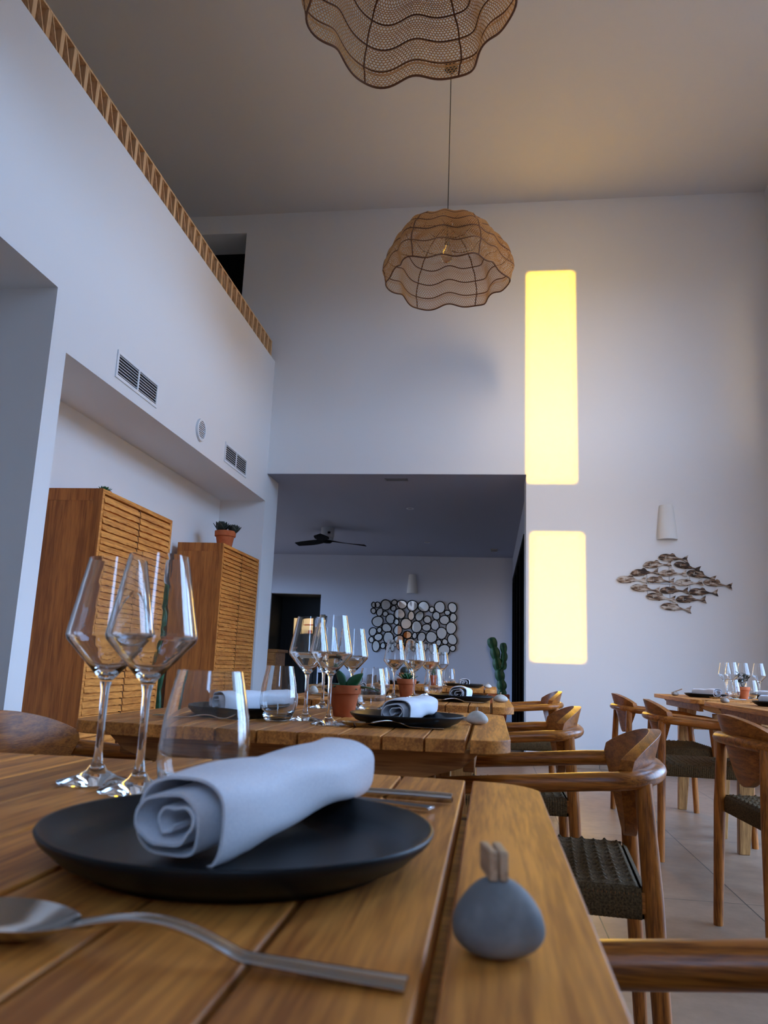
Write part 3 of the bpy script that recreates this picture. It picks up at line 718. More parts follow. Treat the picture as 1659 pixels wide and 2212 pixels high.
# ------------------------------------------------------------------ chairs
def make_chair():
    o = empty('armchair', (0, 0, 0))
    # bent arm hoop, front -> back -> front
    pts = []
    for i in range(13): t = i / 12; pts.append(Vector((.235 - .40 * t, -.238 + .008 * t, .612 + .035 * t)))
    n = 22
    for i in range(1, n): a = pi / 2 * (2 * i / n - 1) ; pts.append(Vector((-.165 - .135 * cos(a) ** .72, .230 * (1 if a > 0 else -1) * abs(sin(a)) ** .82, .647 + .012 * cos(a))))
    for i in range(13): t = 1 - i / 12; pts.append(Vector((.235 - .40 * t, .238 - .008 * t, .612 + .035 * t)))
    def sec(i, t):
        m = 14; f = 2 * abs(t - .5); back = max(0, 1 - f * 1.35)
        w = .019 + .006 * back; h = .0185 + .001 * back
        if f > .93: k = (f - .93) / .07; h *= 1 - .35 * k; w *= 1 - .45 * k * k
        return [(w * cos(2 * pi * k / m), h * sin(2 * pi * k / m)) for k in range(m)]
    MB().sweep(pts, sec).build('arm_hoop', 'chair_x', o, smooth=True, sharp=60)
    # legs
    for s in (-1, 1):
        MB().tube([(.245, s * .243, 0), (.235, s * .240, .42), (.215, s * .238, .608)], lambda t: .0140 + .0065 * sin(pi * min(1, .15 + t * .62)), 14, up=Vector((1, 0, 0))).build('leg', 'chair', o, smooth=True, sharp=60)
        MB().tube([(-.285, s * .238, 0), (-.268, s * .218, .42), (-.256, s * .200, .645)], lambda t: .0135 + .0068 * sin(pi * min(1, .15 + t * .62)), 14, up=Vector((1, 0, 0))).build('leg', 'chair', o, smooth=True, sharp=60)
    # backrest: curved shield with pointed upper corners
    nu, nv = 36, 14; hw = .215; vs = []; fs = []
    def bp(u, v, side):
        zt = .742 - .040 * u * u - .012 * abs(u) ** 6; zb = .505 + .165 * abs(u) ** 1.9; z = zb + (zt - zb) * v
        x = -.274 - (z - .62) * .26 + .068 * u * u
        nx = .0135 if side else -.0135
        return (x + nx, u * hw - nx * .5 * u, z)
    for side in (0, 1):
        for i in range(nu + 1):
            for j in range(nv + 1): vs.append(bp(-1 + 2 * i / nu, j / nv, side))
    S = (nu + 1) * (nv + 1)
    for side in (0, 1):
        for i in range(nu):
            for j in range(nv):
                a = side * S + i * (nv + 1) + j; q = (a, a + 1, a + nv + 2, a + nv + 1); fs.append(q if side else q[::-1])
    ring = [i * (nv + 1) for i in range(nu + 1)] + [nu * (nv + 1) + j for j in range(1, nv + 1)] + [i * (nv + 1) + nv for i in range(nu - 1, -1, -1)] + [j for j in range(nv - 1, 0, -1)]
    for a, c in zip(ring, ring[1:] + ring[:1]): fs.append((a, c, c + S, a + S))
    MB().add(vs, fs).build('backrest', 'chair_y', o, bevel=.004, seg=3)
    # seat rails
    for q in (-1, 1): MB().box(-.262, .235, q * .2165 - .0115, q * .2165 + .0115, .40, .44).build('side_rail', 'chair_x', o, bevel=.003)
    for q in (-.240, .205): MB().box(q, q + .023, -.205, .205, .40, .44).build('end_rail', 'chair_y', o, bevel=.003)
    # woven seat: top weave + wrapped sides
    x0, x1, y0, y1 = -.245, .232, -.218, .218; nx, ny = 150, 150; b = MB(); px, py = .028, .0185
    for i in range(nx + 1):
        for j in range(ny + 1):
            x = x0 + (x1 - x0) * i / nx; y = y0 + (y1 - y0) * j / ny
            u = (x - x0) / px; v = (y - y0) / py; over = (int(u) + int(v)) % 2
            fu, fv = u % 1, v % 1
            h1 = .0045 * abs(sin(pi * v * 2)) * (.6 + .4 * abs(sin(pi * u)))          # thin cords running in x
            knob = .0095 * max(0, 1 - ((fu - .5) / .23) ** 2) * max(0, 1 - ((fv - .5) / .42) ** 2) if over else 0
            z = .447 - .008 * sin(pi * (x - x0) / (x1 - x0)) * sin(pi * (y - y0) / (y1 - y0)) + max(h1, knob)
            ed = min(x - x0, x1 - x, y - y0, y1 - y)
            if ed < .012: z -= .010 * (1 - ed / .012) ** 2
            b.v.append((x, y, z))
    for i in range(nx):
        for j in range(ny): a = i * (ny + 1) + j; b.f.append((a, a + ny + 1, a + ny + 2, a + 1))
    rnge = [((x0, y0), (x1, y0), (0, -1)), ((x1, y0), (x1, y1), (1, 0)), ((x1, y1), (x0, y1), (0, 1)), ((x0, y1), (x0, y0), (-1, 0))]
    for (a, c, nrm) in rnge:
        m = 56 * 4; o0 = len(b.v)
        for i in range(m + 1):
            t = i / m; rib = .0022 * abs(sin(pi * t * 56)); X = a[0] + (c[0] - a[0]) * t; Y = a[1] + (c[1] - a[1]) * t
            for z, e in ((.447, .000), (.441, .009), (.425, .011), (.40, .0105), (.389, .006), (.387, -.01)):
                b.v.append((X + nrm[0] * (e + rib), Y + nrm[1] * (e + rib), z))
        for i in range(m):
            for k in range(5): q = o0 + i * 6 + k; b.f.append((q, q + 6, q + 7, q + 1))
    b.add([(x0, y0, .388), (x1, y0, .388), (x1, y1, .388), (x0, y1, .388)], [(0, 3, 2, 1)])
    b.build('woven_seat', 'cord', o, smooth=True)
    return o
ch = make_chair()
G_C = 'teak armchairs with woven cord seats'
chairs = [(.075, 1.955, 176, 'teak armchair with dark woven seat, largest in full view right of the foreground table'),
          (.015, 3.02, 180, 'teak armchair pushed in at the right side of the third table'),
          (.135, 5.15, 182, 'teak armchair farthest back at right of the left table row, before the black door'),
          (.085, .475, 180, 'teak armchair cut off at the bottom right corner, only its armrest showing'),
          (-.740, 1.545, 0, 'teak armchair whose curved backrest shows at left above the foreground table'),
          (-.80, 3.13, 0, 'teak armchair hidden mostly behind glasses at the left of the third table'),
          (1.095, 5.25, 2, 'teak armchair at the right, farthest back and nearest the white back wall'),
          (1.112, 4.27, -4, 'teak armchair in the middle of the three in the right row'),
          (1.112, 2.90, 3, 'teak armchair cut by the right edge of the photo, seat and tall legs showing')]
for i, (x, y, a, lb) in enumerate(chairs):
    o = ch if i == 0 else copy_tree(ch)
    o.location = (x, y, 0); o.rotation_euler = (0, 0, radians(a)); tag(o, lb, 'chair', G_C)

# ------------------------------------------------------------------ tableware prototypes (built at the origin, z=0 table level)
def wine_glass():
    o = empty('wine_glass', (0, 0, 0)); t = .0008
    MB().lathe([(0, 0), (.033, 0), (.0365, .0006), (.0370, .0016), (.034, .0028), (.020, .0065), (.010, .0120), (.0055, .0190), (.0040, .030), (.0036, .06), (.0040, .090), (.0058, .099), (0, .0995)], 40).build('foot_and_stem', 'glass', o, smooth=True, sharp=50)
    outer = [(0, .1), (.0062, .1003), (.010, .1045), (.021, .1165), (.034, .131), (.0425, .1405), (.0438, .1450), (.0432, .1500), (.039, .172), (.0340, .198), (.0288, .225)]
    inner = [(.0281, .225), (.0333, .198), (.0382, .172), (.0424, .150), (.0429, .1452), (.0415, .1417), (.033, .1325), (.020, .1190), (.010, .1085), (.005, .1068), (0, .1065)]
    MB().lathe(outer + inner, 48).build('bowl', 'glass', o, smooth=True, sharp=50); return o
def tumbler():
    o = empty('water_tumbler', (0, 0, 0))
    outer = [(0, 0), (.022, 0), (.0265, .0022), (.032, .010), (.0375, .024), (.0395, .038), (.0392, .052), (.0365, .076), (.031, .104), (.0285, .1155)]
    inner = [(.0275, .1155), (.030, .104), (.0355, .076), (.0382, .052), (.0385, .038), (.0362, .025), (.030, .0145), (.022, .009), (0, .0085)]
    MB().lathe(outer + inner, 48).build('bowl', 'glass', o, smooth=True, sharp=50); return o
def plate():
    o = empty('dinner_plate', (0, 0, 0))
    MB().lathe([(0, .002), (.088, .002), (.090, 0), (.096, 0), (.098, .0025), (.112, .0085), (.1235, .0185), (.1255, .0225), (.1245, .0240), (.1225, .0235), (.110, .0130), (.102, .0085), (.092, .0065), (0, .0062)], 72).build('dish', 'black_plate', o, smooth=True); return o
def napkin():
    o = empty('rolled_napkin', (0, 0, 0)); b = MB(); nl = 26; ns = 130; Ln = .205; turns = 3.1; th = .0019
    def cs(k, i, off):
        s = k / ns; tl = i / nl; phi = -pi * .30 + s * turns * 2 * pi
        r = 1 - .80 * s ** .85
        lay = .10 * s * sin(2 * phi + .9) + .09 * s * sin(3.3 * phi + 2.1) + .05 * s * sin(6.1 * phi)
        a = .0355 * (1 + .07 * sin(tl * 5.2 + .5)); c = .0245 * (1 + .12 * sin(tl * 3.4 + .9)); ex = .62 + .25 * s
        cp, sp = cos(phi), sin(phi)
        X = (r * (1 + lay) * a + off) * abs(cp) ** ex * (1 if cp > 0 else -1); Z = (r * (1 + lay) * c + off) * abs(sp) ** ex * (1 if sp > 0 else -1)
        out_ = (1 - s) ** 3
        Z += out_ * (.0016 * sin(tl * 14 + 2.2 * phi) + .0028 * sin(tl * 5 + phi) - .004 * max(0, cp) * max(0, sp))
        X += .006 * sin(phi * .5 + 1) * s + out_ * .0015 * sin(tl * 11 + phi) - .010 * (Z + .02) * 0
        X += .06 * (Z)                                   # the roll slumps to one side
        Z = max(Z, -.0245 + .0002)
        ye = (.004 * sin(7 * s + 1) - .006 * s) * (1 if i == 0 else (-1 if i == nl else 0))
        return (X, -Ln / 2 + Ln * tl + ye, Z + .0250)
    m = ns + 1
    for off in (th / 2, -th / 2):
        for i in range(nl + 1):
            for k in range(m): b.v.append(cs(k, i, off))
    S = m * (nl + 1)
    for i in range(nl):
        for k in range(ns):
            a = i * m + k; b.f.append((a, a + 1, a + m + 1, a + m)); b.f.append((S + a, S + a + m, S + a + m + 1, S + a + 1))
    for i in range(nl):
        for k in (0, ns): a = i * m + k; b.f.append((a, a + m, S + a + m, S + a))
    for k in range(ns):
        for i in (0, nl): a = i * m + k; b.f.append((a, a + 1, S + a + 1, S + a))
    b.build('cloth', 'linen', o, smooth=True, sharp=75); return o
def spoon():
    o = empty('spoon', (0, 0, 0)); b = MB(); n = 60; Ls = .215; m = 12
    # runs along +x from the bowl tip to the handle end
    for i in range(n + 1):
        t = i / n; x = t * Ls; tb = x / .066
        if tb < 1: w = .0215 * sqrt(max(0, 1 - (2 * tb - 1) ** 2)) * (1.0 - .12 * (2 * tb - 1)) + .0006; w = max(w, .004 if tb > .85 else .001); dep = .0095 * sin(pi * min(1, tb)) ; zc = .0105 - .0015 * tb
        else:
            q = (x - .066) / (Ls - .066); w = .0030 + .0042 * q ** 1.3; dep = 0; zc = .0090 + .0085 * sin(pi * min(1, q * 1.9)) * (q < .53) - .0072 * q ** .6 * (1 if q > 0 else 0) + .0
        th = .0010 + (.0010 if tb >= 1 else 0)
        zc += .0
        for k in range(m):      # lens-shaped section, dished in the bowl
            a = 2 * pi * k / m; yy = w * cos(a); sag = -dep * (1 - (yy / max(w, 1e-6)) ** 2)
            b.v.append((x, yy, zc + sag + th * sin(a) * (1 if tb < 1 else 1.1)))
    for i in range(n):
        for k in range(m): k2 = (k + 1) % m; b.f.append((i * m + k, i * m + k2, (i + 1) * m + k2, (i + 1) * m + k))
    b.f.append(tuple(range(m - 1, -1, -1))); b.f.append(tuple(n * m + k for k in range(m)))
    b.build('metal_body', 'steel', o, smooth=True, sharp=60); return o
def fork():
    o = empty('fork', (0, 0, 0)); b = MB()
    def strip(xs, yf, wf, zf, th=.001):
        o0 = len(b.v)
        for x in xs:
            y, w, z = yf(x), wf(x), zf(x)
            b.v.extend([(x, y - w, z - th), (x, y + w, z - th), (x, y + w, z + th), (x, y - w, z + th)])
        n = len(xs)
        for i in range(n - 1):
            for k in range(4): q = o0 + i * 4; b.f.append((q + k, q + (k + 1) % 4, q + 4 + (k + 1) % 4, q + 4 + k))
        b.f.append((o0, o0 + 3, o0 + 2, o0 + 1)); b.f.append(tuple(o0 + (n - 1) * 4 + k for k in range(4)))
    z = lambda x: .004 + .012 * max(0, 1 - x / .05) ** 2 + .006 * max(0, sin(pi * (x - .04) / .09)) * (x < .13) * (x > .04)
    lin = lambda a, c, n: [a + (c - a) * i / n for i in range(n + 1)]
    for k in range(4): yy = -.009 + k * .006; strip(lin(0, .05, 10), lambda x, yy=yy: yy * (1 - .1 * (1 - x / .05)), lambda x: .0012 + .0006 * x / .05, z)
    strip(lin(.048, .205, 40), lambda x: 0, lambda x: .0112 - .0082 * min(1, (x - .048) / .03) ** .8 + .0040 * max(0, (x - .08) / .125), z, .0013)
    b.build('metal_body', 'steel', o, bevel=.0005, seg=1); return o
def knife():
    o = empty('knife', (0, 0, 0))
    b = MB(); b.prism([(0, .002), (.01, -.006), (.05, -.009), (.112, -.008), (.112, .006), (.02, .006)], .0022, .0040); b.build('blade', 'steel', o, bevel=.0005, seg=1)
    MB().tube([(.112, 0, .0042), (.13, 0, .0048), (.215, 0, .0058), (.222, 0, .0058)], lambda t: .0038 + .0016 * t if t < .98 else .0045, 12).build('handle', 'steel', o, smooth=True, sharp=50); return o
def pebble(mat, h=.034, sx=.023, sy=.019, peg=0):
    o = empty('pebble_card_holder', (0, 0, 0))
    prof = []
    n = 18
    for i in range(n + 1):
        a = -pi / 2 + pi * i / n; r = cos(a) ** .85 * (1 - .30 * sin(a)) * .92; prof.append((max(r, 0) if 0 < i < n else 0, (sin(a) + 1) / 2 * h))
    b = MB().lathe(prof, 28, lobes=lambda a: 1 + .06 * cos(2 * a + .5) + .04 * cos(3 * a)); b.v = [(x * sx, y * sy, z) for x, y, z in b.v]; b.build('stone', mat, o, smooth=True)
    if peg == 1:       # clothes peg seen end-on, lying back over the top
        for s in (-1, 1):
            q = MB().box(-.0020, .0020, 0, .030, -.0062, .0062); g = q.build('peg_half', 'peg', o, bevel=.0008); g.location = (s * .0023, -.006, h + .0052); g.rotation_euler = (radians(-3), 0, radians(-s * 1.5))
    elif peg == 2:
        for s in (-1, 1):
            q = MB().box(-.004, .004, 0, .072, -.003, .003); g = q.build('peg_half', 'peg', o, bevel=.001); g.location = (s * .0044, -.02, h * .62); g.rotation_euler = (radians(22), 0, 0)
    else: MB().lathe([(.0035, 0), (.0022, .005), (.003, .009), (0, .0095)], 10, (0, 0, h - .0012)).build('wire_stub', 'peg', o, smooth=True)
    return o
def leaf(b, base, yaw, pitch, ln, w, th=.0018, curl=.4, roll=0):
    n, m = 10, 8; Mx = Matrix.Translation(base) @ Matrix.Rotation(yaw, 4, 'Z') @ Matrix.Rotation(-pitch, 4, 'Y') @ Matrix.Rotation(roll, 4, 'X'); o0 = len(b.v)
    for i in range(n + 1):
        t = i / n; x = ln * t; ww = max(w * sin(pi * t ** .8) ** .8, .0006); hh = th * (1 - .6 * t) + .0002; bend = -curl * ln * t * t * .5
        for k in range(m): a = 2 * pi * k / m; b.v.append(tuple(Mx @ Vector((x, ww * cos(a), bend + hh * sin(a) + .25 * ww * cos(a) ** 2))))
    for i in range(n):
        for k in range(m): k2 = (k + 1) % m; b.f.append((o0 + i * m + k, o0 + i * m + k2, o0 + (i + 1) * m + k2, o0 + (i + 1) * m + k))
    b.f.append(tuple(o0 + k for k in range(m - 1, -1, -1))); b.f.append(tuple(o0 + n * m + k for k in range(m)))
def pot(o, s=1.0):
    H = .075 * s; R = .0385 * s
    MB().lathe([(0, 0), (R * .62, 0), (R * .66, .002), (R * .90, H * .72), (R * 1.0, H * .72), (R * 1.04, H * .74), (R * 1.06, H * .98), (R * 1.03, H), (R * .95, H), (R * .92, H * .86), (0, H * .86)], 40).build('clay_pot', 'terracotta', o, smooth=True, sharp=40)
    MB().lathe([(R * .915, H * .862), (R * .5, H * .9), (0, H * .91)], 24).build('soil', 'soil', o, smooth=True); return H, R
def plant(kind, s=1.0):
    o = empty('potted_succulent' if kind != 'shrub' else 'potted_plant', (0, 0, 0)); H, R = pot(o, s); z = H * .9; rnd = random.Random(hash(kind) % 97 if False else len(kind) * 7 + 1)
    b = MB()
    if kind == 'jade':
        leaf(b, (0, 0, z), radians(165), radians(62), .052 * s, .0135 * s, .0035, .1, radians(75)); leaf(b, (.004, 0, z), radians(-8), radians(42), .056 * s, .013 * s, .0035, .1, radians(-70))
        for k in range(12):
            leaf(b, (0, 0, z), radians(k * 30 + rnd.uniform(-8, 8)), radians(rnd.uniform(5, 26)), rnd.uniform(.036, .052) * s, .009 * s, .003, rnd.uniform(.3, .7))
        leaf(b, (.01, 0, z), radians(2), radians(16), .07 * s, .009 * s, .003, .7)
        b.build('leaves', 'leaf', o, smooth=True)
    elif kind == 'rosette':
        for k in range(34):
            q = k / 34; leaf(b, (0, 0, z), k * 2.4, radians(15 + 65 * q), (.05 - .022 * q) * s, .008 * s, .002, -.3)
        b.build('leaves', 'leaf', o, smooth=True)
    elif kind == 'spiky':
        for k in range(46): leaf(b, (rnd.uniform(-.01, .01) * s, rnd.uniform(-.01, .01) * s, z), rnd.uniform(0, 6.28), radians(rnd.uniform(25, 85)), rnd.uniform(.04, .075) * s, .004 * s, .001, .2)
        b.build('leaves', 'leaf_pale', o, smooth=True)
    elif kind == 'round':
        prof = [(0, z)] + [(R * .8 * cos(a) + .0001, z + .02 * s + R * .8 * sin(a)) for a in [(-.5 + i * .2077) for i in range(10)]] + [(0, z + .02 * s + R * .8)]
        b.lathe(prof, 32, lobes=lambda a: 1 + .07 * cos(10 * a)); b.build('cactus_ball', 'leaf_dark', o, smooth=True)
    elif kind == 'shrub':
        st = MB()
        for k in range(7):
            a = k * .9; tip = Vector((cos(a) * .028 * s, sin(a) * .028 * s, z + rnd.uniform(.045, .085) * s)); st.tube([(0, 0, z - .004), (tip.x * .4, tip.y * .4, z + .02 * s), tip], .0012, 6)
            for q in range(9): leaf(b, tip + Vector((rnd.uniform(-.006, .006), rnd.uniform(-.006, .006), rnd.uniform(-.02, .004))), rnd.uniform(0, 6.28), radians(rnd.uniform(-25, 50)), .024 * s, .0055 * s, .0008, .5)
        st.build('stems', 'leaf_dark', o, smooth=True); b.build('leaves', 'leaf_dark', o, smooth=True)
    elif kind == 'echeveria':
        for (cx, mm) in ((-.045, 'leaf_dark'), (.05, 'leaf_dark')): pass
        for (cx, cy, zz, n, ln) in ((-.035, 0, 0, 34, .105), (.06, .01, -.01, 30, .088)):
            for k in range(n): q = k / n; leaf(b, (cx * s / 2, cy, z + zz), k * 2.4, radians(34 + 54 * q), (ln - .012 * q) * s / 2.05, .0145 * s, .006, -.35)
        b.build('leaves', 'leaf_dark', o, smooth=True)
    return o

PROTO = {}
def put(kind, maker, x, y, z, rz, label, cat, group=None, rx=0, ry=0, scale=None, dx=None):
    if kind not in PROTO: PROTO[kind] = maker(); o = PROTO[kind]
    else: o = copy_tree(PROTO[kind])
    o.location = (x, y, z + (.0006 if kind in ('wine', 'tumbler') else 0)); o.rotation_euler = (rx, ry, radians(rz)); tag(o, label, cat, group)
    if scale: o.scale = (scale,) * 3
    return o
Z = TAB_Z
GW = 'stemmed wine glasses'; GU = 'stemless water tumblers'; GP = 'black stoneware plates'; GN = 'rolled white napkins'; GS = 'dessert spoons'; GF = 'forks'; GK = 'knives'; GB = 'pebble card holders'
def W(x, y, lb): put('wine', wine_glass, x, y, Z, random.uniform(0, 90), lb, 'wine glass', GW)
def U(x, y, lb): put('tumbler', tumbler, x, y, Z, 0, lb, 'tumbler', GU)
def PL(x, y, lb): put('plate', plate, x, y, Z, random.uniform(0, 90), lb, 'plate', GP)
def NP(x, y, rz, lb, tilt=0, dz=0): put('napkin', napkin, x, y, Z + .0066 + dz, rz, lb, 'napkin', GN, rx=radians(tilt))
def SP(x, y, rz, lb): put('spoon', spoon, x, y, Z + .0005, rz, lb, 'spoon', GS)
def FK(x, y, rz, lb): put('fork', fork, x, y, Z, rz, lb, 'fork', GF)
def KN(x, y, rz, lb): put('knife', knife, x, y, Z, rz, lb, 'knife', GK)
def PB(kind, mat, x, y, rz, lb, **k): put(kind, lambda: pebble(mat, **k), x, y, Z, rz, lb, 'card holder', GB)
def SET(px, py, tb, side, nap_rz, nap=True, extra=True, spoon_dx=-.09, d=1):
    """place setting; d=1 guest sits on the +x side, d=-1 on the -x side"""
    PL(px, py, f'black round plate {side} {tb}')
    NP(px, py, nap_rz, f'rolled white napkin on the black plate {side} {tb}')
    a = 0 if d == 1 else 180
    SP(px - d * .105, py - d * .165, a + 2, f'long-handled spoon beside the black plate {side} {tb}')
    if extra:
        FK(px - d * .09, py + d * .165, a, f'fork beside the black plate {side} {tb}')
        KN(px - d * .10, py + d * .195, a, f'knife beside the black plate {side} {tb}')

# table 1, nearest
PL(-.160, .517, 'large black round plate in the foreground')
NP(-.155, .570, -19, 'large rolled white napkin lying across the foreground plate', tilt=4.5, dz=.0068)
SP(-.246, .354, -4.5, 'large shiny spoon in the bottom left foreground, before the black plate')
FK(-.243, .790, -20, 'fork tilted behind the foreground plate, gilded tines beside the tumbler')
KN(-.254, .800, -8.5, 'knife with round steel handle behind the foreground plate')
W(-.391, .765, 'tall wine glass farthest left on the foreground table'); W(-.330, .730, 'tall wine glass on the foreground table, beside the tumbler')
U(-.246, .672, 'stemless tumbler in the foreground behind the black plate')
PB('pegstone', 'stone', .004, .385, 8, 'dark grey pebble with wooden peg on the foreground table edge', h=.0335, sx=.0208, sy=.019, peg=1)

# table 2
PL(-.180, 1.735, 'black plate at the right side of the second table'); NP(-.175, 1.765, -14, 'rolled white napkin with visible folds on the right plate of second table', tilt=3, dz=.004)
SP(-.305, 1.60, 11, 'spoon in front of the right black plate on the second table'); KN(-.250, 1.955, -4, 'knife behind the right plate of the second table, handle by the pebble')
FK(-.262, 1.925, -4, 'fork behind the right plate of the second table')
PL(-.575, 1.760, 'black plate at the left side of the second table, behind the tumbler'); NP(-.535, 1.78, -35, 'rolled white napkin on the left plate of the second table', tilt=3, dz=.004)
SP(-.475, 1.93, 180, 'spoon behind the left plate of the second table'); FK(-.505, 1.60, 176, 'fork lying before the left plate of the second table')
W(-.332, 1.623, 'wine glass nearest on the second table, tallest of the middle cluster'); W(-.402, 1.710, 'wine glass behind and left of the tallest one on second table')
W(-.393, 2.230, 'wine glass behind the potted succulent on the second table'); W(-.470, 2.200, 'wine glass far left back on the second table, mostly hidden')
U(-.450, 1.655, 'stemless tumbler at front left of the second table'); U(-.315, 2.10, 'stemless tumbler right behind the potted succulent on the second table')
PB('pale', 'stone_pale', -.030, 1.84, 0, 'pale onion-shaped pebble holder on the right corner of the second table', h=.031, sx=.025, sy=.022)
put('jade', lambda: plant('jade', 1.0), -.352, 1.90, Z, 0, 'green jade-leaved succulent in a terracotta pot on the second table', 'potted plant')

# table 3
PL(-.112, 3.06, 'black plate on the third table, right side'); NP(-.112, 3.07, -6, 'short-looking white napkin roll on the right plate of the third table')
SP(-.235, 2.905, 8, 'spoon before the right plate of the third table'); FK(-.235, 3.22, 0, 'fork behind the right plate of the third table')
PL(-.545, 3.16, 'black plate on the left side of the third table'); NP(-.545, 3.16, 10, 'white napkin roll on the left plate of the third table'); KN(-.46, 2.98, 178, 'knife in front of the left plate of the third table')
W(-.378, 3.10, 'wine glass at left front of the third table'); W(-.300, 3.12, 'wine glass at centre front of the third table, before the pebble mirror')
W(-.270, 3.50, 'wine glass at the back of the third table'); W(-.345, 3.48, 'wine glass at the back left of the third table')
U(-.438, 3.14, 'stemless tumbler at the left of the third table glasses'); U(-.235, 3.28, 'stemless tumbler at the right of the third table glasses')
PB('pale2', 'stone_pale', .040, 3.12, 30, 'pale flat pebble holder on the right end of the third table', h=.030, sx=.030, sy=.024)
PB('pegpale', 'stone_pale', -.690, 3.05, -50, 'pale pebble with slanted wooden peg on the left of the third table', h=.036, sx=.024, sy=.022, peg=2)
put('rosette', lambda: plant('rosette', .98), -.338, 3.20, Z, 0, 'small dark rosette plant in a terracotta pot on the third table', 'potted plant')

# table 4
PL(-.168, 5.18, 'black plate on the farthest left-row table, right side'); NP(-.175, 5.18, 4, 'tightly rolled napkin end-on on the right plate of the farthest table')
SP(-.29, 5.00, 4, 'spoon before the right plate of the farthest left-row table')
PL(-.60, 5.35, 'black plate on the left side of the farthest left-row table'); NP(-.60, 5.35, 15, 'white napkin on the left plate of the farthest left-row table')
W(-.325, 5.36, 'wine glass on the farthest left-row table, right one'); W(-.395, 5.42, 'wine glass on the farthest left-row table, left one')
U(-.270, 5.25, 'stemless tumbler on the farthest left-row table')
PB('pale3', 'stone_pale', -.015, 5.25, 60, 'small pale pebble holder on the right of the farthest left-row table', h=.028, sx=.030, sy=.024)
PB('pegbrown', 'stone_brown', -.262, 5.62, 40, 'brownish pebble holder behind the rolled napkin on the farthest table', h=.036, sx=.030, sy=.024)
put('spiky', lambda: plant('spiky', .95), -.372, 5.22, Z, 0, 'spiky pale green plant in a terracotta pot on the farthest table', 'potted plant')
put('round', lambda: plant('round', 1.0), -.61, 5.62, Z, 0, 'round dark cactus in a terracotta pot on the farthest table', 'potted plant')

# table 5 (right group, farther)
PL(1.335, 5.18, 'black plate on the far right-hand table, left side'); NP(1.335, 5.16, 24, 'cream-looking rolled napkin on the left plate of the far right-hand table')
SP(1.29, 4.93, 6, 'spoon before the left plate of the far right-hand table')
W(1.575, 5.60, 'leftmost of the four wine glasses on the right-hand tables'); W(1.545, 5.34, 'second wine glass from left on the right-hand tables')
W(1.665, 5.50, 'third wine glass from left, above the small plant on the right-hand tables'); W(1.745, 5.45, 'rightmost of the four wine glasses on the right-hand tables')
U(1.455, 5.02, 'left stemless tumbler on the far right-hand table'); U(1.64, 5.28, 'stemless tumbler behind the small potted plant on the right')
put('shrub', lambda: plant('shrub', 1.0), 1.53, 5.08, Z, 0, 'tiny dark-leaved plant in an orange clay pot on the right-hand table', 'potted plant')
PL(1.80, 5.42, 'black plate on the far side of the far right-hand table'); NP(1.80, 5.42, 28, 'rolled napkin on the far plate of the far right-hand table')
PB('pegbrown2', 'stone_brown', 1.185, 5.33, -115, 'brown pebble with peg on the left corner of the far right-hand table', h=.028, sx=.030, sy=.024, peg=2)
# table 6 (right group, nearer)
PL(1.365, 3.98, 'black plate on the nearer right-hand table, cut by the photo edge'); NP(1.37, 3.98, 35, 'rolled napkin on the plate at the right edge of the photo')
KN(1.26, 3.80, 6, 'knife before the plate at the right edge of the photo')
PB('pegbrown3', 'stone_brown', 1.185, 4.24, -110, 'brown pebble with peg on the left corner of the nearer right-hand table', h=.028, sx=.030, sy=.024, peg=2)

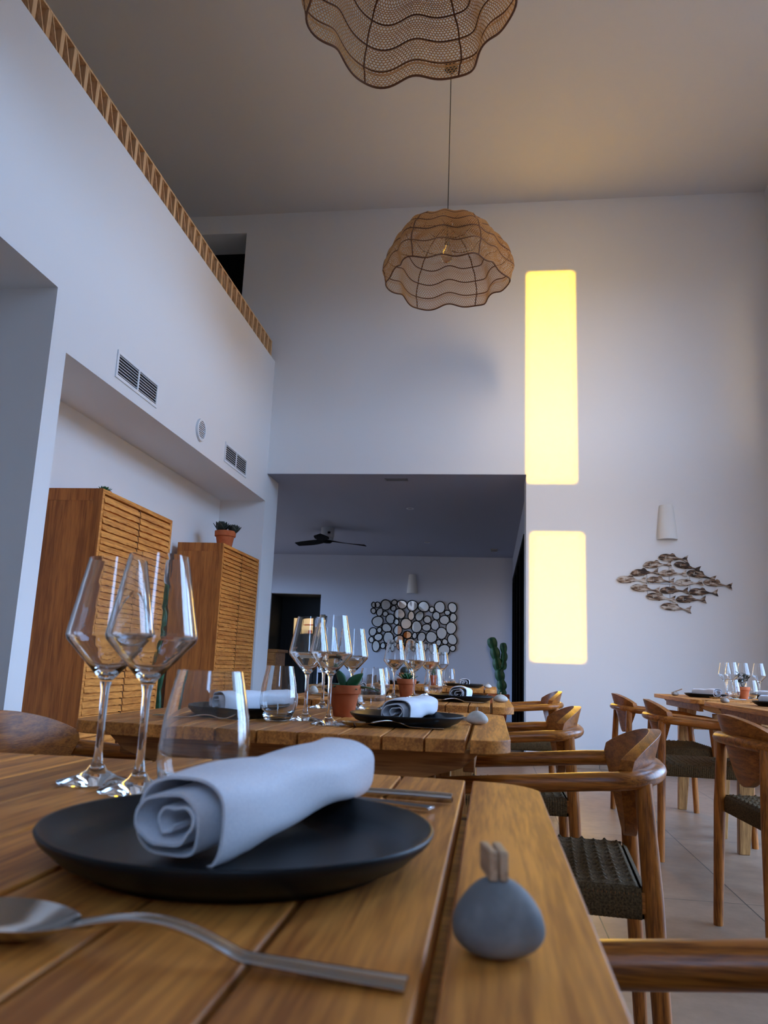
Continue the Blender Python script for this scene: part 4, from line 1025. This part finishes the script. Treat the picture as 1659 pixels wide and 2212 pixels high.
# ------------------------------------------------------------------ cacti and plants round the room
o = plant('echeveria', 2.45); o.location = (-2.50, 6.93, 1.865); tag(o, 'bushy dark succulent in a wide terracotta pot on top of the farther cabinet', 'potted plant')
def small_top_plant():
    o = plant('rosette', 1.25); o.location = (-2.60, 4.78, 1.853); tag(o, 'little plant on the nearer cabinet, only its leaf tips showing', 'potted plant')
small_top_plant()
def cactus_col(path, rad, name, parent, seg):
    pts = []; n = 90
    for i in range(n + 1):
        t = i / n * (len(path) - 1); k = min(int(t), len(path) - 2); f = t - k; pts.append(Vector(path[k]).lerp(Vector(path[k + 1]), f))
    def sec(i, t):
        m = 32; r = rad * (.70 + .30 * abs(sin(pi * t * seg))) * (1 if t < .97 else max(.12, sqrt(max(0, 1 - ((t - .97) / .03) ** 2)))) * (.85 + .15 * min(1, t * 6))
        return [(r * (.72 + .28 * cos(4 * a)) * cos(a + .4), r * (.72 + .28 * cos(4 * a)) * sin(a + .4)) for a in [2 * pi * k / m for k in range(m)]]
    return MB().sweep(pts, sec, up=Vector((0, 1, 0))).build(name, 'cactus', parent, smooth=True)
o = empty('candelabra_cactus', (.135, 12.9, 0)); tag(o, 'tall branched green cactus in a terracotta pot beside the far room wall', 'cactus')
MB().lathe([(0, 0), (.11, 0), (.115, .004), (.155, .37), (.172, .37), (.176, .38), (.176, .465), (.168, .47), (.155, .47), (.150, .43), (0, .43)], 40).build('clay_pot', 'terracotta', o, smooth=True, sharp=40)
MB().lathe([(.1495, .431), (0, .44)], 24).build('soil', 'soil', o)
cactus_col([(.055, 0, .42), (.05, 0, .60), (.0, 0, .85), (-.06, 0, 1.12), (-.135, 0, 1.37)], .088, 'main_stem', o, 6)
cactus_col([(-.0, 0, .83), (.07, -.01, .90), (.085, -.01, 1.08), (.065, -.01, 1.29)], .062, 'side_branch', o, 4)
o = empty('column_cactus', (-2.58, 5.86, 0)); tag(o, 'slim dark green column cactus between the two cabinets, seen through the wine glasses', 'cactus')
MB().lathe([(0, 0), (.10, 0), (.15, .30), (.165, .30), (.165, .36), (.15, .36), (.14, .32), (0, .32)], 36).build('clay_pot', 'terracotta', o, smooth=True, sharp=40)
MB().lathe([(.1395, .321), (0, .33)], 24).build('soil', 'soil', o)
cactus_col([(0, 0, .31), (.0, 0, .8), (.0, .0, 1.1), (.01, 0, 1.43)], .075, 'main_stem', o, 5)
